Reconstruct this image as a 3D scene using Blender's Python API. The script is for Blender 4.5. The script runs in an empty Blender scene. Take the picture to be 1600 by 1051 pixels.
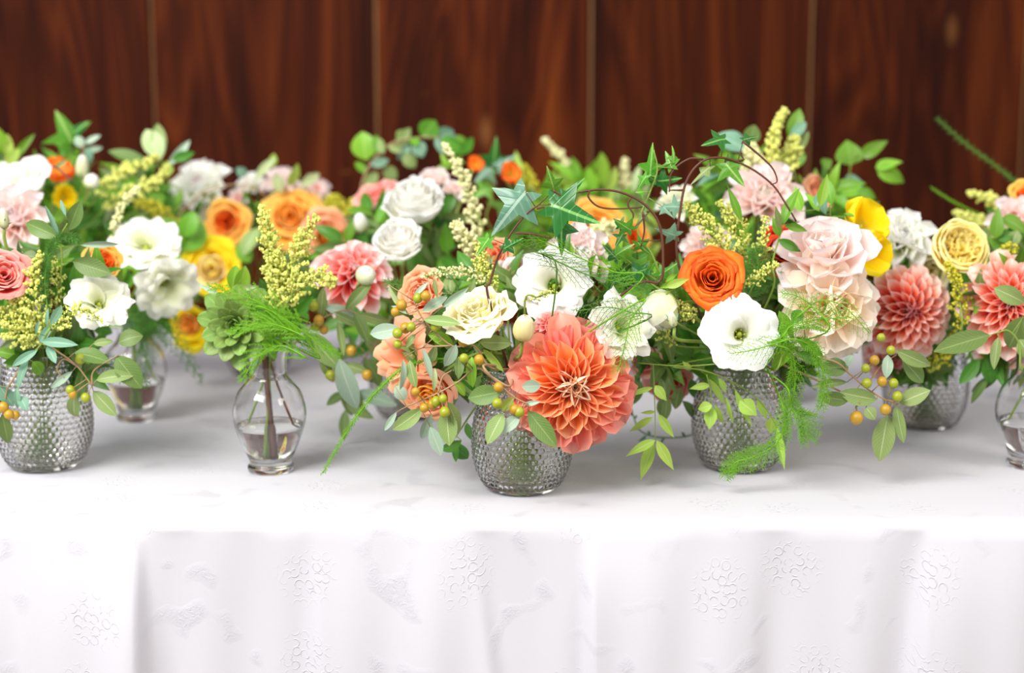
import bpy, math, random
from mathutils import Vector, Matrix, Quaternion
from math import sin, cos, pi, radians, sqrt, exp, atan2

random.seed(11)
R = random.Random(5)
SC = bpy.context.scene
COL = SC.collection

# ------------------------------------------------------------------ camera, world, lights, exposure
T = 0.75                      # table height
CAMZ = T + 0.356
PITCH = radians(8.5)
FPX = 1600 * 50 / 36.0
cam_d = bpy.data.cameras.new('camera')
cam = bpy.data.objects.new('camera', cam_d)
COL.objects.link(cam)
cam.location = (0, 0, CAMZ)
cam.rotation_euler = (pi / 2 - PITCH, 0, 0)
cam_d.lens = 50; cam_d.sensor_width = 36; cam_d.sensor_fit = 'HORIZONTAL'
cam_d.clip_start = 0.05
cam_d.dof.use_dof = True
cam_d.dof.focus_distance = 1.335
cam_d.dof.aperture_fstop = 2.6
SC.camera = cam

world = bpy.data.worlds.new('world'); SC.world = world
world.use_nodes = True
bgn = world.node_tree.nodes['Background']
bgn.inputs[0].default_value = (0.93, 0.95, 1.0, 1)
bgn.inputs[1].default_value = 0.70

def area(name, loc, target, size, sy, power, color):
    d = bpy.data.lights.new(name, 'AREA')
    d.shape = 'RECTANGLE'; d.size = size; d.size_y = sy; d.energy = power; d.color = color
    o = bpy.data.objects.new(name, d); COL.objects.link(o)
    o.location = loc
    o.rotation_euler = (Vector(target) - Vector(loc)).to_track_quat('-Z', 'Y').to_euler()
    return o
area('window_light', (-1.3, -0.30, 2.85), (0.0, 1.5, 0.85), 1.8, 1.3, 130, (1.0, 0.97, 0.925))
area('room_light', (2.2, -0.2, 2.4), (0.0, 1.5, 0.85), 1.2, 1.0, 34, (1.0, 0.90, 0.76))

SC.view_settings.view_transform = 'Standard'
SC.view_settings.look = 'None'
SC.view_settings.exposure = 0.16
SC.view_settings.gamma = 1
SC.view_settings.use_curve_mapping = False
SC.cycles.max_bounces = 18
SC.cycles.transmission_bounces = 16
SC.cycles.transparent_max_bounces = 12
SC.cycles.sample_clamp_indirect = 6

# ------------------------------------------------------------------ helpers
def at(px, py, Y):
    """point of the photograph at distance Y into the room"""
    fwd = Vector((0, cos(PITCH), -sin(PITCH))); up = Vector((0, sin(PITCH), cos(PITCH)))
    d = fwd + Vector((1, 0, 0)) * ((px - 800) / FPX) + up * ((525.5 - py) / FPX)
    return Vector((0, 0, CAMZ)) + d * (Y / d.y)

def px2m(p, Y):
    return p * Y / FPX * 1.0

def lin(c):
    return c / 12.92 if c <= 0.04045 else ((c + 0.055) / 1.055) ** 2.4

def rgb(r, g=None, b=None):
    if g is None:
        h = r.lstrip('#'); r, g, b = int(h[0:2], 16), int(h[2:4], 16), int(h[4:6], 16)
    return (lin(r / 255), lin(g / 255), lin(b / 255), 1)

class MB:
    def __init__(s):
        s.v = []; s.f = []; s.uv = []
    def vert(s, p, uv=(0, 0)):
        s.v.append(tuple(p)); s.uv.append(uv); return len(s.v) - 1
    def grid(s, rows, uvs, close=False):
        base = len(s.v); nr = len(rows); nc = len(rows[0])
        for r, u in zip(rows, uvs):
            for p, q in zip(r, u): s.vert(p, q)
        for i in range(nr - 1):
            for j in range(nc if close else nc - 1):
                a = base + i * nc + j; b = base + i * nc + (j + 1) % nc
                s.f.append((a, b, b + nc, a + nc))
    def tube(s, pts, r0, r1, n=6, cap=True):
        pts = [Vector(p) for p in pts]
        base = len(s.v); m = len(pts)
        prev = None
        for i, p in enumerate(pts):
            t = (pts[min(i + 1, m - 1)] - pts[max(i - 1, 0)])
            if t.length < 1e-9: t = Vector((0, 0, 1))
            t.normalize()
            if prev is None:
                a = t.orthogonal().normalized()
            else:
                a = prev - t * prev.dot(t)
                a = a.normalized() if a.length > 1e-6 else t.orthogonal().normalized()
            prev = a; b = t.cross(a)
            r = r0 + (r1 - r0) * i / max(1, m - 1)
            for k in range(n):
                w = 2 * pi * k / n
                s.vert(p + a * (cos(w) * r) + b * (sin(w) * r), (k / n, i / max(1, m - 1)))
        for i in range(m - 1):
            for k in range(n):
                s.f.append((base + i * n + k, base + i * n + (k + 1) % n, base + (i + 1) * n + (k + 1) % n, base + (i + 1) * n + k))
        if cap:
            s.f.append(tuple(base + k for k in range(n))[::-1])
            s.f.append(tuple(base + (m - 1) * n + k for k in range(n)))
    def ball(s, c, r, sub=0, sq=1.0):
        vs, fs = ICO[sub]
        base = len(s.v)
        for x, y, z in vs: s.vert((c[0] + x * r, c[1] + y * r, c[2] + z * r * sq), (0.5 + 0.5 * x, 0.5 + 0.5 * z))
        for a, b, c_ in fs: s.f.append((base + a, base + b, base + c_))
    def mesh(s, name, mat, smooth=True):
        me = bpy.data.meshes.new(name)
        me.from_pydata(s.v, [], s.f)
        ul = me.uv_layers.new(name='UVMap')
        li = [0] * len(me.loops); me.loops.foreach_get('vertex_index', li)
        flat = []
        for i in li: flat.extend(s.uv[i])
        ul.data.foreach_set('uv', flat)
        if smooth: me.polygons.foreach_set('use_smooth', [True] * len(me.polygons))
        if mat is not None: me.materials.append(mat)
        me.update()
        return me

def _ico():
    t = (1 + sqrt(5)) / 2
    v = [(-1, t, 0), (1, t, 0), (-1, -t, 0), (1, -t, 0), (0, -1, t), (0, 1, t), (0, -1, -t), (0, 1, -t), (t, 0, -1), (t, 0, 1), (-t, 0, -1), (-t, 0, 1)]
    v = [tuple(Vector(p).normalized()) for p in v]
    f = [(0, 11, 5), (0, 5, 1), (0, 1, 7), (0, 7, 10), (0, 10, 11), (1, 5, 9), (5, 11, 4), (11, 10, 2), (10, 7, 6), (7, 1, 8), (3, 9, 4), (3, 4, 2), (3, 2, 6), (3, 6, 8), (3, 8, 9), (4, 9, 5), (2, 4, 11), (6, 2, 10), (8, 6, 7), (9, 8, 1)]
    out = [(v, f)]
    for _ in range(2):
        v2 = list(v); f2 = []; cache = {}
        def mid(a, b):
            k = (min(a, b), max(a, b))
            if k not in cache:
                cache[k] = len(v2); v2.append(tuple((Vector(v2[a]) + Vector(v2[b])).normalized()))
            return cache[k]
        for a, b, c in f:
            x, y, z = mid(a, b), mid(b, c), mid(c, a)
            f2 += [(a, x, z), (b, y, x), (c, z, y), (x, y, z)]
        v, f = v2, f2
        out.append((v, f))
    return out
ICO = _ico()

def add(name, me, parent=None, mat4=None):
    o = bpy.data.objects.new(name, me)
    COL.objects.link(o)
    if parent is not None: o.parent = parent
    if mat4 is not None: o.matrix_local = mat4
    return o

def tag(o, label, cat, group=None, kind=None):
    o['label'] = label; o['category'] = cat
    if group: o['group'] = group
    if kind: o['kind'] = kind
    return o

def thing(name, label, cat, loc, group=None):
    o = bpy.data.objects.new(name, None); COL.objects.link(o)
    o.empty_display_size = 0.02
    o.location = loc
    return tag(o, label, cat, group)

def spline(pts, n=8):
    pts = [Vector(p) for p in pts]
    if len(pts) < 3: 
        return [pts[0].lerp(pts[-1], i / n) for i in range(n + 1)]
    P = [pts[0] * 2 - pts[1]] + pts + [pts[-1] * 2 - pts[-2]]
    out = []
    for i in range(1, len(P) - 2):
        for k in range(n):
            t = k / n
            a, b, c, d = P[i - 1], P[i], P[i + 1], P[i + 2]
            out.append(0.5 * ((2 * b) + (c - a) * t + (2 * a - 5 * b + 4 * c - d) * t * t + (3 * b - a - 3 * c + d) * t ** 3))
    out.append(P[-2])
    return out

# ------------------------------------------------------------------ materials
class NT:
    def __init__(s, name):
        s.m = bpy.data.materials.new(name); s.m.use_nodes = True
        s.t = s.m.node_tree; s.t.nodes.clear()
        s.out = s.n('ShaderNodeOutputMaterial')
    def n(s, typ, **kw):
        nd = s.t.nodes.new(typ)
        for k, v in kw.items(): setattr(nd, k, v)
        return nd
    def l(s, a, b): s.t.links.new(a, b)
    def math(s, op, a, b=None, c=None, clamp=False):
        nd = s.n('ShaderNodeMath', operation=op, use_clamp=clamp)
        for i, x in enumerate((a, b, c)):
            if x is None: continue
            if isinstance(x, (int, float)): nd.inputs[i].default_value = x
            else: s.l(x, nd.inputs[i])
        return nd.outputs[0]
    def mix(s, fac, a, b, mode='MIX'):
        nd = s.n('ShaderNodeMix', data_type='RGBA', blend_type=mode)
        for i, x in ((0, fac), (6, a), (7, b)):
            if isinstance(x, (int, float)): nd.inputs[i].default_value = x
            elif isinstance(x, tuple): nd.inputs[i].default_value = x
            else: s.l(x, nd.inputs[i])
        return nd.outputs[2]
    def ramp(s, fac, stops, interp='LINEAR'):
        nd = s.n('ShaderNodeValToRGB'); cr = nd.color_ramp; cr.interpolation = interp
        while len(cr.elements) > 1: cr.elements.remove(cr.elements[-1])
        cr.elements[0].position = stops[0][0]; cr.elements[0].color = stops[0][1]
        for p, c in stops[1:]:
            e = cr.elements.new(p); e.color = c
        s.l(fac, nd.inputs[0]); return nd.outputs[0]
    def noise(s, vec, scale, detail=2, rough=0.5, dist=0.0):
        nd = s.n('ShaderNodeTexNoise'); nd.inputs['Scale'].default_value = scale
        nd.inputs['Detail'].default_value = detail; nd.inputs['Roughness'].default_value = rough
        nd.inputs['Distortion'].default_value = dist
        if vec is not None: s.l(vec, nd.inputs['Vector'])
        return nd.outputs[0]
    def bump(s, h, strength=0.3, dist=0.001):
        nd = s.n('ShaderNodeBump'); nd.inputs['Strength'].default_value = strength; nd.inputs['Distance'].default_value = dist
        s.l(h, nd.inputs['Height']); return nd.outputs[0]
    def mapping(s, vec, scale):
        nd = s.n('ShaderNodeMapping'); nd.inputs['Scale'].default_value = scale; s.l(vec, nd.inputs[0]); return nd.outputs[0]

def soft_surface(k, col, rough=0.5, transl=0.35, normal=None, spec=0.3, back=None):
    """principled + translucent, for petals and leaves"""
    p = k.n('ShaderNodeBsdfPrincipled')
    p.inputs['Roughness'].default_value = rough
    p.inputs['Specular IOR Level'].default_value = spec
    tr = k.n('ShaderNodeBsdfTranslucent')
    k.l(col, p.inputs['Base Color']); k.l(col, tr.inputs['Color'])
    if normal is not None: k.l(normal, p.inputs['Normal'])
    mx = k.n('ShaderNodeMixShader'); mx.inputs[0].default_value = transl
    k.l(p.outputs[0], mx.inputs[1]); k.l(tr.outputs[0], mx.inputs[2])
    k.l(mx.outputs[0], k.out.inputs[0])

def petal_mat(name, stops, edge=None, transl=0.35, streak=0.25, var=0.06, sat=1.0):
    k = NT(name)
    uv = k.n('ShaderNodeUVMap'); sp = k.n('ShaderNodeSeparateXYZ'); k.l(uv.outputs[0], sp.inputs[0])
    u, v = sp.outputs[0], sp.outputs[1]
    oi = k.n('ShaderNodeObjectInfo')
    ns = k.noise(k.mapping(uv.outputs[0], (22, 2.0, 1)), 1.0, 2)
    vv = k.math('ADD', v, k.math('MULTIPLY', k.math('SUBTRACT', ns, 0.5), streak))
    col = k.ramp(vv, stops)
    if edge is not None:
        au = k.math('ABSOLUTE', k.math('SUBTRACT', k.math('MULTIPLY', u, 2), 1))
        e = k.math('POWER', k.math('MAXIMUM', au, v), 7)
        col = k.mix(k.math('MULTIPLY', e, 0.75), col, edge)
    hs = k.n('ShaderNodeHueSaturation')
    hs.inputs['Saturation'].default_value = sat
    k.l(k.math('ADD', 1 - var, k.math('MULTIPLY', oi.outputs['Random'], 2 * var)), hs.inputs['Value'])
    k.l(k.math('ADD', 0.5 - var * 0.12, k.math('MULTIPLY', oi.outputs['Random'], var * 0.24)), hs.inputs['Hue'])
    k.l(col, hs.inputs['Color'])
    vein = k.noise(k.mapping(uv.outputs[0], (45, 1.5, 1)), 1.0, 1)
    soft_surface(k, hs.outputs[0], 0.55, transl, k.bump(vein, 0.25, 0.0006), 0.22)
    return k.m

def leaf_mat(name, col, rib, back=None, rough=0.42, transl=0.25, var=0.14, vein=0.35, veinfreq=70):
    k = NT(name)
    uv = k.n('ShaderNodeUVMap'); sp = k.n('ShaderNodeSeparateXYZ'); k.l(uv.outputs[0], sp.inputs[0])
    au = k.math('ABSOLUTE', k.math('SUBTRACT', sp.outputs[0], 0.5))
    v = sp.outputs[1]
    oi = k.n('ShaderNodeObjectInfo')
    geo = k.n('ShaderNodeNewGeometry')
    base = k.mix(geo.outputs['Backfacing'], col, back or col)
    nz = k.noise(uv.outputs[0], 5.0, 3)
    base = k.mix(k.math('MULTIPLY', nz, 0.35), base, tuple(list([c * 0.55 for c in col[:3]]) + [1]))
    ribf = k.math('LESS_THAN', au, 0.022)
    base = k.mix(k.math('MULTIPLY', ribf, 0.75), base, rib)
    w = k.math('SINE', k.math('MULTIPLY', k.math('SUBTRACT', v, k.math('MULTIPLY', au, 0.55)), veinfreq))
    wv = k.math('POWER', k.math('MAXIMUM', w, 0.0), 6)
    base = k.mix(k.math('MULTIPLY', wv, vein * 0.6), base, rib)
    hs = k.n('ShaderNodeHueSaturation')
    k.l(k.math('ADD', 1 - var, k.math('MULTIPLY', oi.outputs['Random'], 2 * var)), hs.inputs['Value'])
    k.l(k.math('ADD', 0.49, k.math('MULTIPLY', oi.outputs['Random'], 0.02)), hs.inputs['Hue'])
    k.l(base, hs.inputs['Color'])
    soft_surface(k, hs.outputs[0], rough, transl, k.bump(k.math('SUBTRACT', nz, wv), 0.3, 0.0005), 0.4)
    return k.m

def plain_mat(name, col, rough=0.5, var=0.25, scale=60, transl=0.0, spec=0.4, dark=0.6):
    k = NT(name)
    tc = k.n('ShaderNodeTexCoord')
    nz = k.noise(tc.outputs['Object'], scale, 3)
    c = k.mix(k.math('MULTIPLY', nz, var * 2, None, True), col, (col[0] * dark, col[1] * dark, col[2] * dark, 1))
    soft_surface(k, c, rough, transl, k.bump(nz, 0.2, 0.0006), spec)
    return k.m

M = {}
W = rgb
M['coral'] = petal_mat('petal_coral', [(0, W('fa7410')), (0.42, W('fc8e30')), (0.66, W('ff9c50')), (0.85, W('ffac72')), (1, W('ffc89a'))], W('ffdab8'), 0.40)
M['coral_outer'] = petal_mat('petal_coral_pink', [(0, W('f8703c')), (0.4, W('fb7c5c')), (0.7, W('fd9a84')), (1, W('ffb8a6'))], W('ffb8a4'), 0.40)
M['coral_core'] = petal_mat('petal_coral_core', [(0, W('f4701c')), (0.4, W('fc9850')), (0.65, W('ffc694')), (0.85, W('fff2dc'))], W('ffe9cf'), 0.4)
M['red_pink'] = petal_mat('petal_red_to_pink', [(0, W('c81c0c')), (0.40, W('e83c20')), (0.60, W('f8704c')), (0.76, W('fdb498')), (0.9, W('ffe4d8'))], W('ffeee6'), 0.38)
M['red_core'] = petal_mat('petal_dark_pink_core', [(0, W('7e1420')), (0.5, W('c23440')), (1, W('f3a9a6'))], W('f8c4bf'), 0.3)
M['pink_coral'] = petal_mat('petal_pink_coral', [(0, W('de2a18')), (0.4, W('f25844')), (0.62, W('fc9c90')), (0.85, W('fff0ee'))], W('fde0dc'), 0.4)
M['cafe'] = petal_mat('petal_peach_cream', [(0, W('f2a054')), (0.22, W('fdd29c')), (0.5, W('fff0d6')), (1, W('fffaf0'))], W('fff4ee'), 0.42)
M['cafe_inner'] = petal_mat('petal_warm_cream', [(0, W('f4a860')), (0.35, W('fbd79e')), (0.75, W('fdecc8')), (1, W('fff6e4'))], W('fff6e6'), 0.42)
M['blush'] = petal_mat('petal_blush', [(0, W('f8c0a0')), (0.35, W('ffe4d8')), (0.8, W('fff4f2')), (1, W('fdeef2'))], W('fff2f0'), 0.42)
M['white'] = petal_mat('petal_white', [(0, W('aebc50')), (0.28, W('d8e296')), (0.45, W('f8f9ea')), (1, W('ffffff'))], W('ffffff'), 0.4)
M['white_rose'] = petal_mat('petal_white_rose', [(0, W('f4efd0')), (0.4, W('fbfaf0')), (1, W('ffffff'))], W('ffffff'), 0.45)
M['white_green'] = petal_mat('petal_green_white', [(0, W('b4c878')), (0.3, W('e6ecb8')), (0.7, W('f4f6dc')), (1, W('fbfbee'))], W('ffffff'), 0.4)
M['cream'] = petal_mat('petal_cream', [(0, W('eede7c')), (0.4, W('f9f1ae')), (1, W('fffbdc'))], W('fffdea'), 0.4)
M['yellow'] = petal_mat('petal_soft_yellow', [(0, W('fccc30')), (0.35, W('ffe668')), (0.7, W('fff4a4')), (1, W('fffac8'))], W('fff4b0'), 0.4)
M['bright_yellow'] = petal_mat('petal_bright_yellow', [(0, W('f8d000')), (0.5, W('ffdf00')), (1, W('ffee20'))], W('fff040'), 0.45)
M['gold'] = petal_mat('petal_gold', [(0, W('e88a10')), (0.5, W('fbb02c')), (1, W('fdca62'))], W('fdd27a'), 0.4)
M['orange'] = petal_mat('petal_orange', [(0, W('f8901c')), (0.45, W('fc9834')), (0.75, W('fc8c30')), (1, W('f46c22'))], W('f05c20'), 0.38)
M['red_orange'] = petal_mat('petal_red_orange', [(0, W('a81004')), (0.5, W('d22a0c')), (1, W('ea4a1c'))], W('f26a3c'), 0.3)
M['peach'] = petal_mat('petal_peach', [(0, W('f08438')), (0.5, W('f9a870')), (1, W('fcbf96'))], W('fdceac'), 0.42)
M['salmon'] = petal_mat('petal_salmon', [(0, W('ee5a4c')), (0.4, W('fa8478')), (1, W('ffb8ac'))], W('ffdcd4'), 0.4)

M['olive'] = leaf_mat('leaf_sage', W('8aa45c'), W('c3cfa0'), W('bccaa4'), 0.5, 0.22)
M['olive_silver'] = leaf_mat('leaf_silver', W('aac6ac'), W('d4dfcc'), W('bccdbb'), 0.5, 0.2)
M['olive_dark'] = leaf_mat('leaf_deep_sage', W('688440'), W('93a868'), W('88a07a'), 0.42, 0.2)
M['bright'] = leaf_mat('leaf_bright', W('8cc434'), W('b4d872'), W('86bc50'), 0.38, 0.35)
M['lime'] = leaf_mat('leaf_lime', W('b8dc5c'), W('d6eaa0'), W('b8d878'), 0.42, 0.4)
M['dark'] = leaf_mat('leaf_dark', W('4c8424'), W('6a9a4c'), W('558044'), 0.35, 0.25)
M['mid'] = leaf_mat('leaf_mid', W('6ea62a'), W('8cba5c'), W('6a9c54'), 0.38, 0.3)
M['teal'] = leaf_mat('leaf_teal', W('7cab8e'), W('b4d4bc'), W('a2c6b0'), 0.45, 0.25)
M['ivy_dark'] = leaf_mat('ivy_dark', W('2c6c28'), W('86b860'), W('5c8e4c'), 0.25, 0.22, vein=0.2, veinfreq=40)
M['ivy_silver'] = leaf_mat('ivy_silver', W('5e8a70'), W('a8c4b0'), W('86a890'), 0.25, 0.15, vein=0.3, veinfreq=40)
M['ivy_green'] = leaf_mat('ivy_green', W('62a832'), W('b0d878'), W('7cb450'), 0.34, 0.35, vein=0.2, veinfreq=40)
M['pale_leaf'] = leaf_mat('leaf_pale', W('c2d69a'), W('e6eec8'), W('d0deb4'), 0.5, 0.35)
M['succulent'] = leaf_mat('leaf_succulent', W('84a450'), W('9cb866'), W('84a450'), 0.45, 0.05, vein=0.0)
M['stem'] = plain_mat('stem_green', W('7f9a3c'), 0.5)
M['stem_dark'] = plain_mat('stem_brown', W('6a4434'), 0.5)
M['stem_purple'] = plain_mat('stem_purple', W('5e3828'), 0.5)
M['twig'] = plain_mat('twig_tan', W('a98a68'), 0.6)
M['fern'] = plain_mat('fern_bright', W('8ed02e'), 0.5, 0.25, 40, 0.45)
M['fern_dark'] = plain_mat('fern_dark', W('629c3c'), 0.5, 0.2, 40, 0.35)
M['florets'] = plain_mat('florets_lime', W('f6f992'), 0.6, 0.2, 160, 0.4, dark=0.8)
M['florets_cream'] = plain_mat('florets_cream', W('fbfac8'), 0.6, 0.2, 160, 0.4, dark=0.85)
M['florets_gold'] = plain_mat('florets_gold', W('e6e24c'), 0.6, 0.2, 160, 0.4, dark=0.8)
M['berry'] = plain_mat('berry_ochre', W('d2a428'), 0.28, 0.5, 120, 0.1, 0.6, 0.55)
M['berry_green'] = plain_mat('berry_green', W('aeb824'), 0.28, 0.5, 120, 0.1, 0.6, 0.6)
M['pistil'] = plain_mat('pistil_green', W('b0bc3c'), 0.5, 0.3, 200)

def glass_mat():
    k = NT('clear_glass')
    p = k.n('ShaderNodeBsdfPrincipled')
    p.inputs['Base Color'].default_value = (1.0, 1.0, 1.0, 1)
    p.inputs['Roughness'].default_value = 0.0
    p.inputs['IOR'].default_value = 1.45
    p.inputs['Transmission Weight'].default_value = 1
    k.l(p.outputs[0], k.out.inputs[0]); return k.m
M['glass'] = glass_mat()
def water_mat():
    k = NT('water')
    p = k.n('ShaderNodeBsdfPrincipled')
    p.inputs['Base Color'].default_value = (0.99, 1.0, 0.97, 1)
    p.inputs['Roughness'].default_value = 0.0
    p.inputs['IOR'].default_value = 1.33
    p.inputs['Transmission Weight'].default_value = 1
    k.l(p.outputs[0], k.out.inputs[0]); return k.m
M['water'] = water_mat()

def cloth_mat():
    k = NT('white_damask')
    tc = k.n('ShaderNodeTexCoord'); sp = k.n('ShaderNodeSeparateXYZ'); k.l(tc.outputs['Object'], sp.inputs[0])
    s = k.math('SUBTRACT', sp.outputs[2], sp.outputs[1])
    cb = k.n('ShaderNodeCombineXYZ'); k.l(sp.outputs[0], cb.inputs[0]); k.l(s, cb.inputs[1])
    P = cb.outputs[0]
    vo = k.n('ShaderNodeTexVoronoi', feature='F1'); vo.voronoi_dimensions = '2D'; vo.inputs['Scale'].default_value = 105; vo.inputs['Randomness'].default_value = 0.6
    k.l(P, vo.inputs['Vector'])
    ring = k.math('SUBTRACT', 1.0, k.math('MULTIPLY', k.math('ABSOLUTE', k.math('SUBTRACT', vo.outputs['Distance'], 0.40)), 12.0), None, True)
    # clusters of grape-like rings
    vc = k.n('ShaderNodeTexVoronoi', feature='F1'); vc.voronoi_dimensions = '2D'; vc.inputs['Scale'].default_value = 8.6; vc.inputs['Randomness'].default_value = 0.75
    dn = k.noise(P, 22, 2)
    k.l(P, vc.inputs['Vector'])
    clus = k.math('ADD', vc.outputs['Distance'], k.math('MULTIPLY', k.math('SUBTRACT', dn, 0.5), 0.25))
    ring = k.math('MULTIPLY', ring, k.math('MULTIPLY', k.math('SUBTRACT', k.noise(P, 150, 2), 0.42), 7.0, None, True))
    m1 = k.math('MULTIPLY', k.math('SUBTRACT', 0.27, clus), 6.0, None, True)
    # small leafy sprays between them
    m2 = k.math('MULTIPLY', k.math('SUBTRACT', clus, 0.40), 14.0, None, True)
    fl = k.noise(P, 190, 3, 0.6, 1.6)
    spots = k.math('MULTIPLY', k.math('SUBTRACT', k.noise(P, 26, 1), 0.56), 9.0, None, True)
    flr = k.math('MULTIPLY', k.math('MULTIPLY', fl, spots), m2)
    pat = k.math('ADD', k.math('MULTIPLY', ring, m1), k.math('MULTIPLY', flr, 1.4))
    wv = k.n('ShaderNodeTexNoise'); wv.inputs['Scale'].default_value = 1500; k.l(P, wv.inputs['Vector'])
    h = k.math('ADD', pat, k.math('MULTIPLY', wv.outputs[0], 0.18))
    p = k.n('ShaderNodeBsdfPrincipled')
    c = k.mix(k.math('MULTIPLY', k.math('MINIMUM', pat, 1.0), 0.26), W('c6c6cd'), W('a2a2b0'))
    k.l(c, p.inputs['Base Color'])
    k.l(k.math('SUBTRACT', 0.62, k.math('MULTIPLY', k.math('MINIMUM', pat, 1.0), 0.2)), p.inputs['Roughness'])
    p.inputs['Specular IOR Level'].default_value = 0.35
    p.inputs['Sheen Weight'].default_value = 0.15
    k.l(k.bump(h, 0.5, 0.0010), p.inputs['Normal'])
    k.l(p.outputs[0], k.out.inputs[0]); return k.m
M['cloth'] = cloth_mat()

def plank_mat():
    k = NT('dark_varnished_wood')
    tc = k.n('ShaderNodeTexCoord'); oi = k.n('ShaderNodeObjectInfo')
    off = k.n('ShaderNodeVectorMath', operation='ADD')
    k.l(tc.outputs['Object'], off.inputs[0])
    rr = k.n('ShaderNodeCombineXYZ')
    k.l(k.math('MULTIPLY', oi.outputs['Random'], 17.0), rr.inputs[0]); k.l(k.math('MULTIPLY', oi.outputs['Random'], 31.0), rr.inputs[2])
    k.l(rr.outputs[0], off.inputs[1])
    P = off.outputs[0]
    wide = k.noise(k.mapping(P, (3.2, 1, 0.45)), 1.0, 3, 0.5, 1.2)
    # cathedral grain: iso-lines of a stretched noise
    iso = k.math('SINE', k.math('MULTIPLY', wide, 95.0))
    fine = k.noise(k.mapping(P, (150, 10, 3)), 1.0, 4, 0.6)
    streak = k.noise(k.mapping(P, (11, 3, 0.7)), 1.0, 3, 0.6, 0.6)
    f = k.math('ADD', k.math('MULTIPLY', iso, 0.07), k.math('ADD', k.math('MULTIPLY', fine, 0.30), k.math('MULTIPLY', streak, 0.75)))
    col = k.ramp(f, [(0.28, W('1c0802')), (0.46, W('320f03')), (0.60, W('461a05')), (0.76, W('5e2a0a')), (0.94, W('824416'))])
    # knots and scuffs
    vk = k.n('ShaderNodeTexVoronoi', feature='F1'); vk.inputs['Scale'].default_value = 1.0
    k.l(k.mapping(P, (6.5, 1, 2.6)), vk.inputs['Vector'])
    kn = k.math('MULTIPLY', k.math('SUBTRACT', 0.10, vk.outputs['Distance']), 10, None, True)
    col = k.mix(k.math('MULTIPLY', kn, 0.6), col, W('8a5a30'))
    scr = k.math('MULTIPLY', k.math('SUBTRACT', k.noise(k.mapping(P, (14, 3, 42)), 1.0, 2), 0.70), 10, None, True)
    col = k.mix(k.math('MULTIPLY', scr, 0.4), col, W('8a5426'))
    hs = k.n('ShaderNodeHueSaturation'); k.l(col, hs.inputs['Color'])
    k.l(k.math('ADD', 0.8, k.math('MULTIPLY', oi.outputs['Random'], 0.4)), hs.inputs['Value'])
    p = k.n('ShaderNodeBsdfPrincipled'); k.l(hs.outputs[0], p.inputs['Base Color'])
    p.inputs['Roughness'].default_value = 0.6
    p.inputs['Specular IOR Level'].default_value = 0.06
    k.l(k.bump(f, 0.25, 0.002), p.inputs['Normal'])
    k.l(p.outputs[0], k.out.inputs[0]); return k.m
M['plank'] = plank_mat()
M['seam'] = plain_mat('seam_wood', W('8a6034'), 0.6, 0.3, 20)
M['backing'] = plain_mat('backing_dark_wood', W('1c0a05'), 0.7, 0.3, 8)
M['floor'] = plain_mat('floor_boards', W('6b4a30'), 0.5, 0.4, 6)

# ------------------------------------------------------------------ the setting
def box(mb, x0, x1, y0, y1, z0, z1, ch=0.0):
    """box whose front (y0) edges are chamfered by ch"""
    c = ch
    back = [(x0, y1, z0), (x1, y1, z0), (x1, y1, z1), (x0, y1, z1)]
    midr = [(x0, y0 + c, z0), (x1, y0 + c, z0), (x1, y0 + c, z1), (x0, y0 + c, z1)]
    fr = [(x0 + c, y0, z0), (x1 - c, y0, z0), (x1 - c, y0, z1), (x0 + c, y0, z1)]
    b = len(mb.v)
    for p in back + midr + fr: mb.vert(p)
    mb.f.append((b, b + 3, b + 2, b + 1))
    for i in range(4):
        j = (i + 1) % 4
        mb.f.append((b + i, b + j, b + 4 + j, b + 4 + i)); mb.f.append((b + 4 + i, b + 4 + j, b + 8 + j, b + 8 + i))
    mb.f.append((b + 8, b + 9, b + 10, b + 11))

YW = 2.64
mb = MB(); box(mb, -3.6, 3.6, YW + 0.03, YW + 0.10, 0, 3.0)
wall = add('wall_back', mb.mesh('wall_back', M['backing'], False)); wall['kind'] = 'structure'
mb = MB(); box(mb, -3.6, 3.6, -3.0, YW + 0.10, -0.05, 0)
fl = add('floor', mb.mesh('floor', M['floor'], False)); fl['kind'] = 'structure'
pxm = YW / FPX * (1 / cos(PITCH)) * 0.985
seams = [(px - 800) * pxm for px in (-92, 245, 590, 922, 1262, 1594)]
w = 0.395
while seams[0] > -3.4: seams.insert(0, seams[0] - w)
while seams[-1] < 3.4: seams.append(seams[-1] + w)
for i in range(len(seams) - 1):
    mb = MB()
    jy = R.uniform(-0.002, 0.002)
    box(mb, seams[i] + 0.0025, seams[i + 1] - 0.0025, YW + jy, YW + 0.03, 0, 3.0, 0.004)
    add('plank', mb.mesh('plank', M['plank'], False), wall)
for i, sx in enumerate(seams):
    mb = MB(); box(mb, sx - 0.0022, sx + 0.0022, YW + 0.008, YW + 0.0295, 0, 3.0, 0.0)
    s = add('joint_strip', mb.mesh('joint_strip', M['seam'], False), wall)

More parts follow.
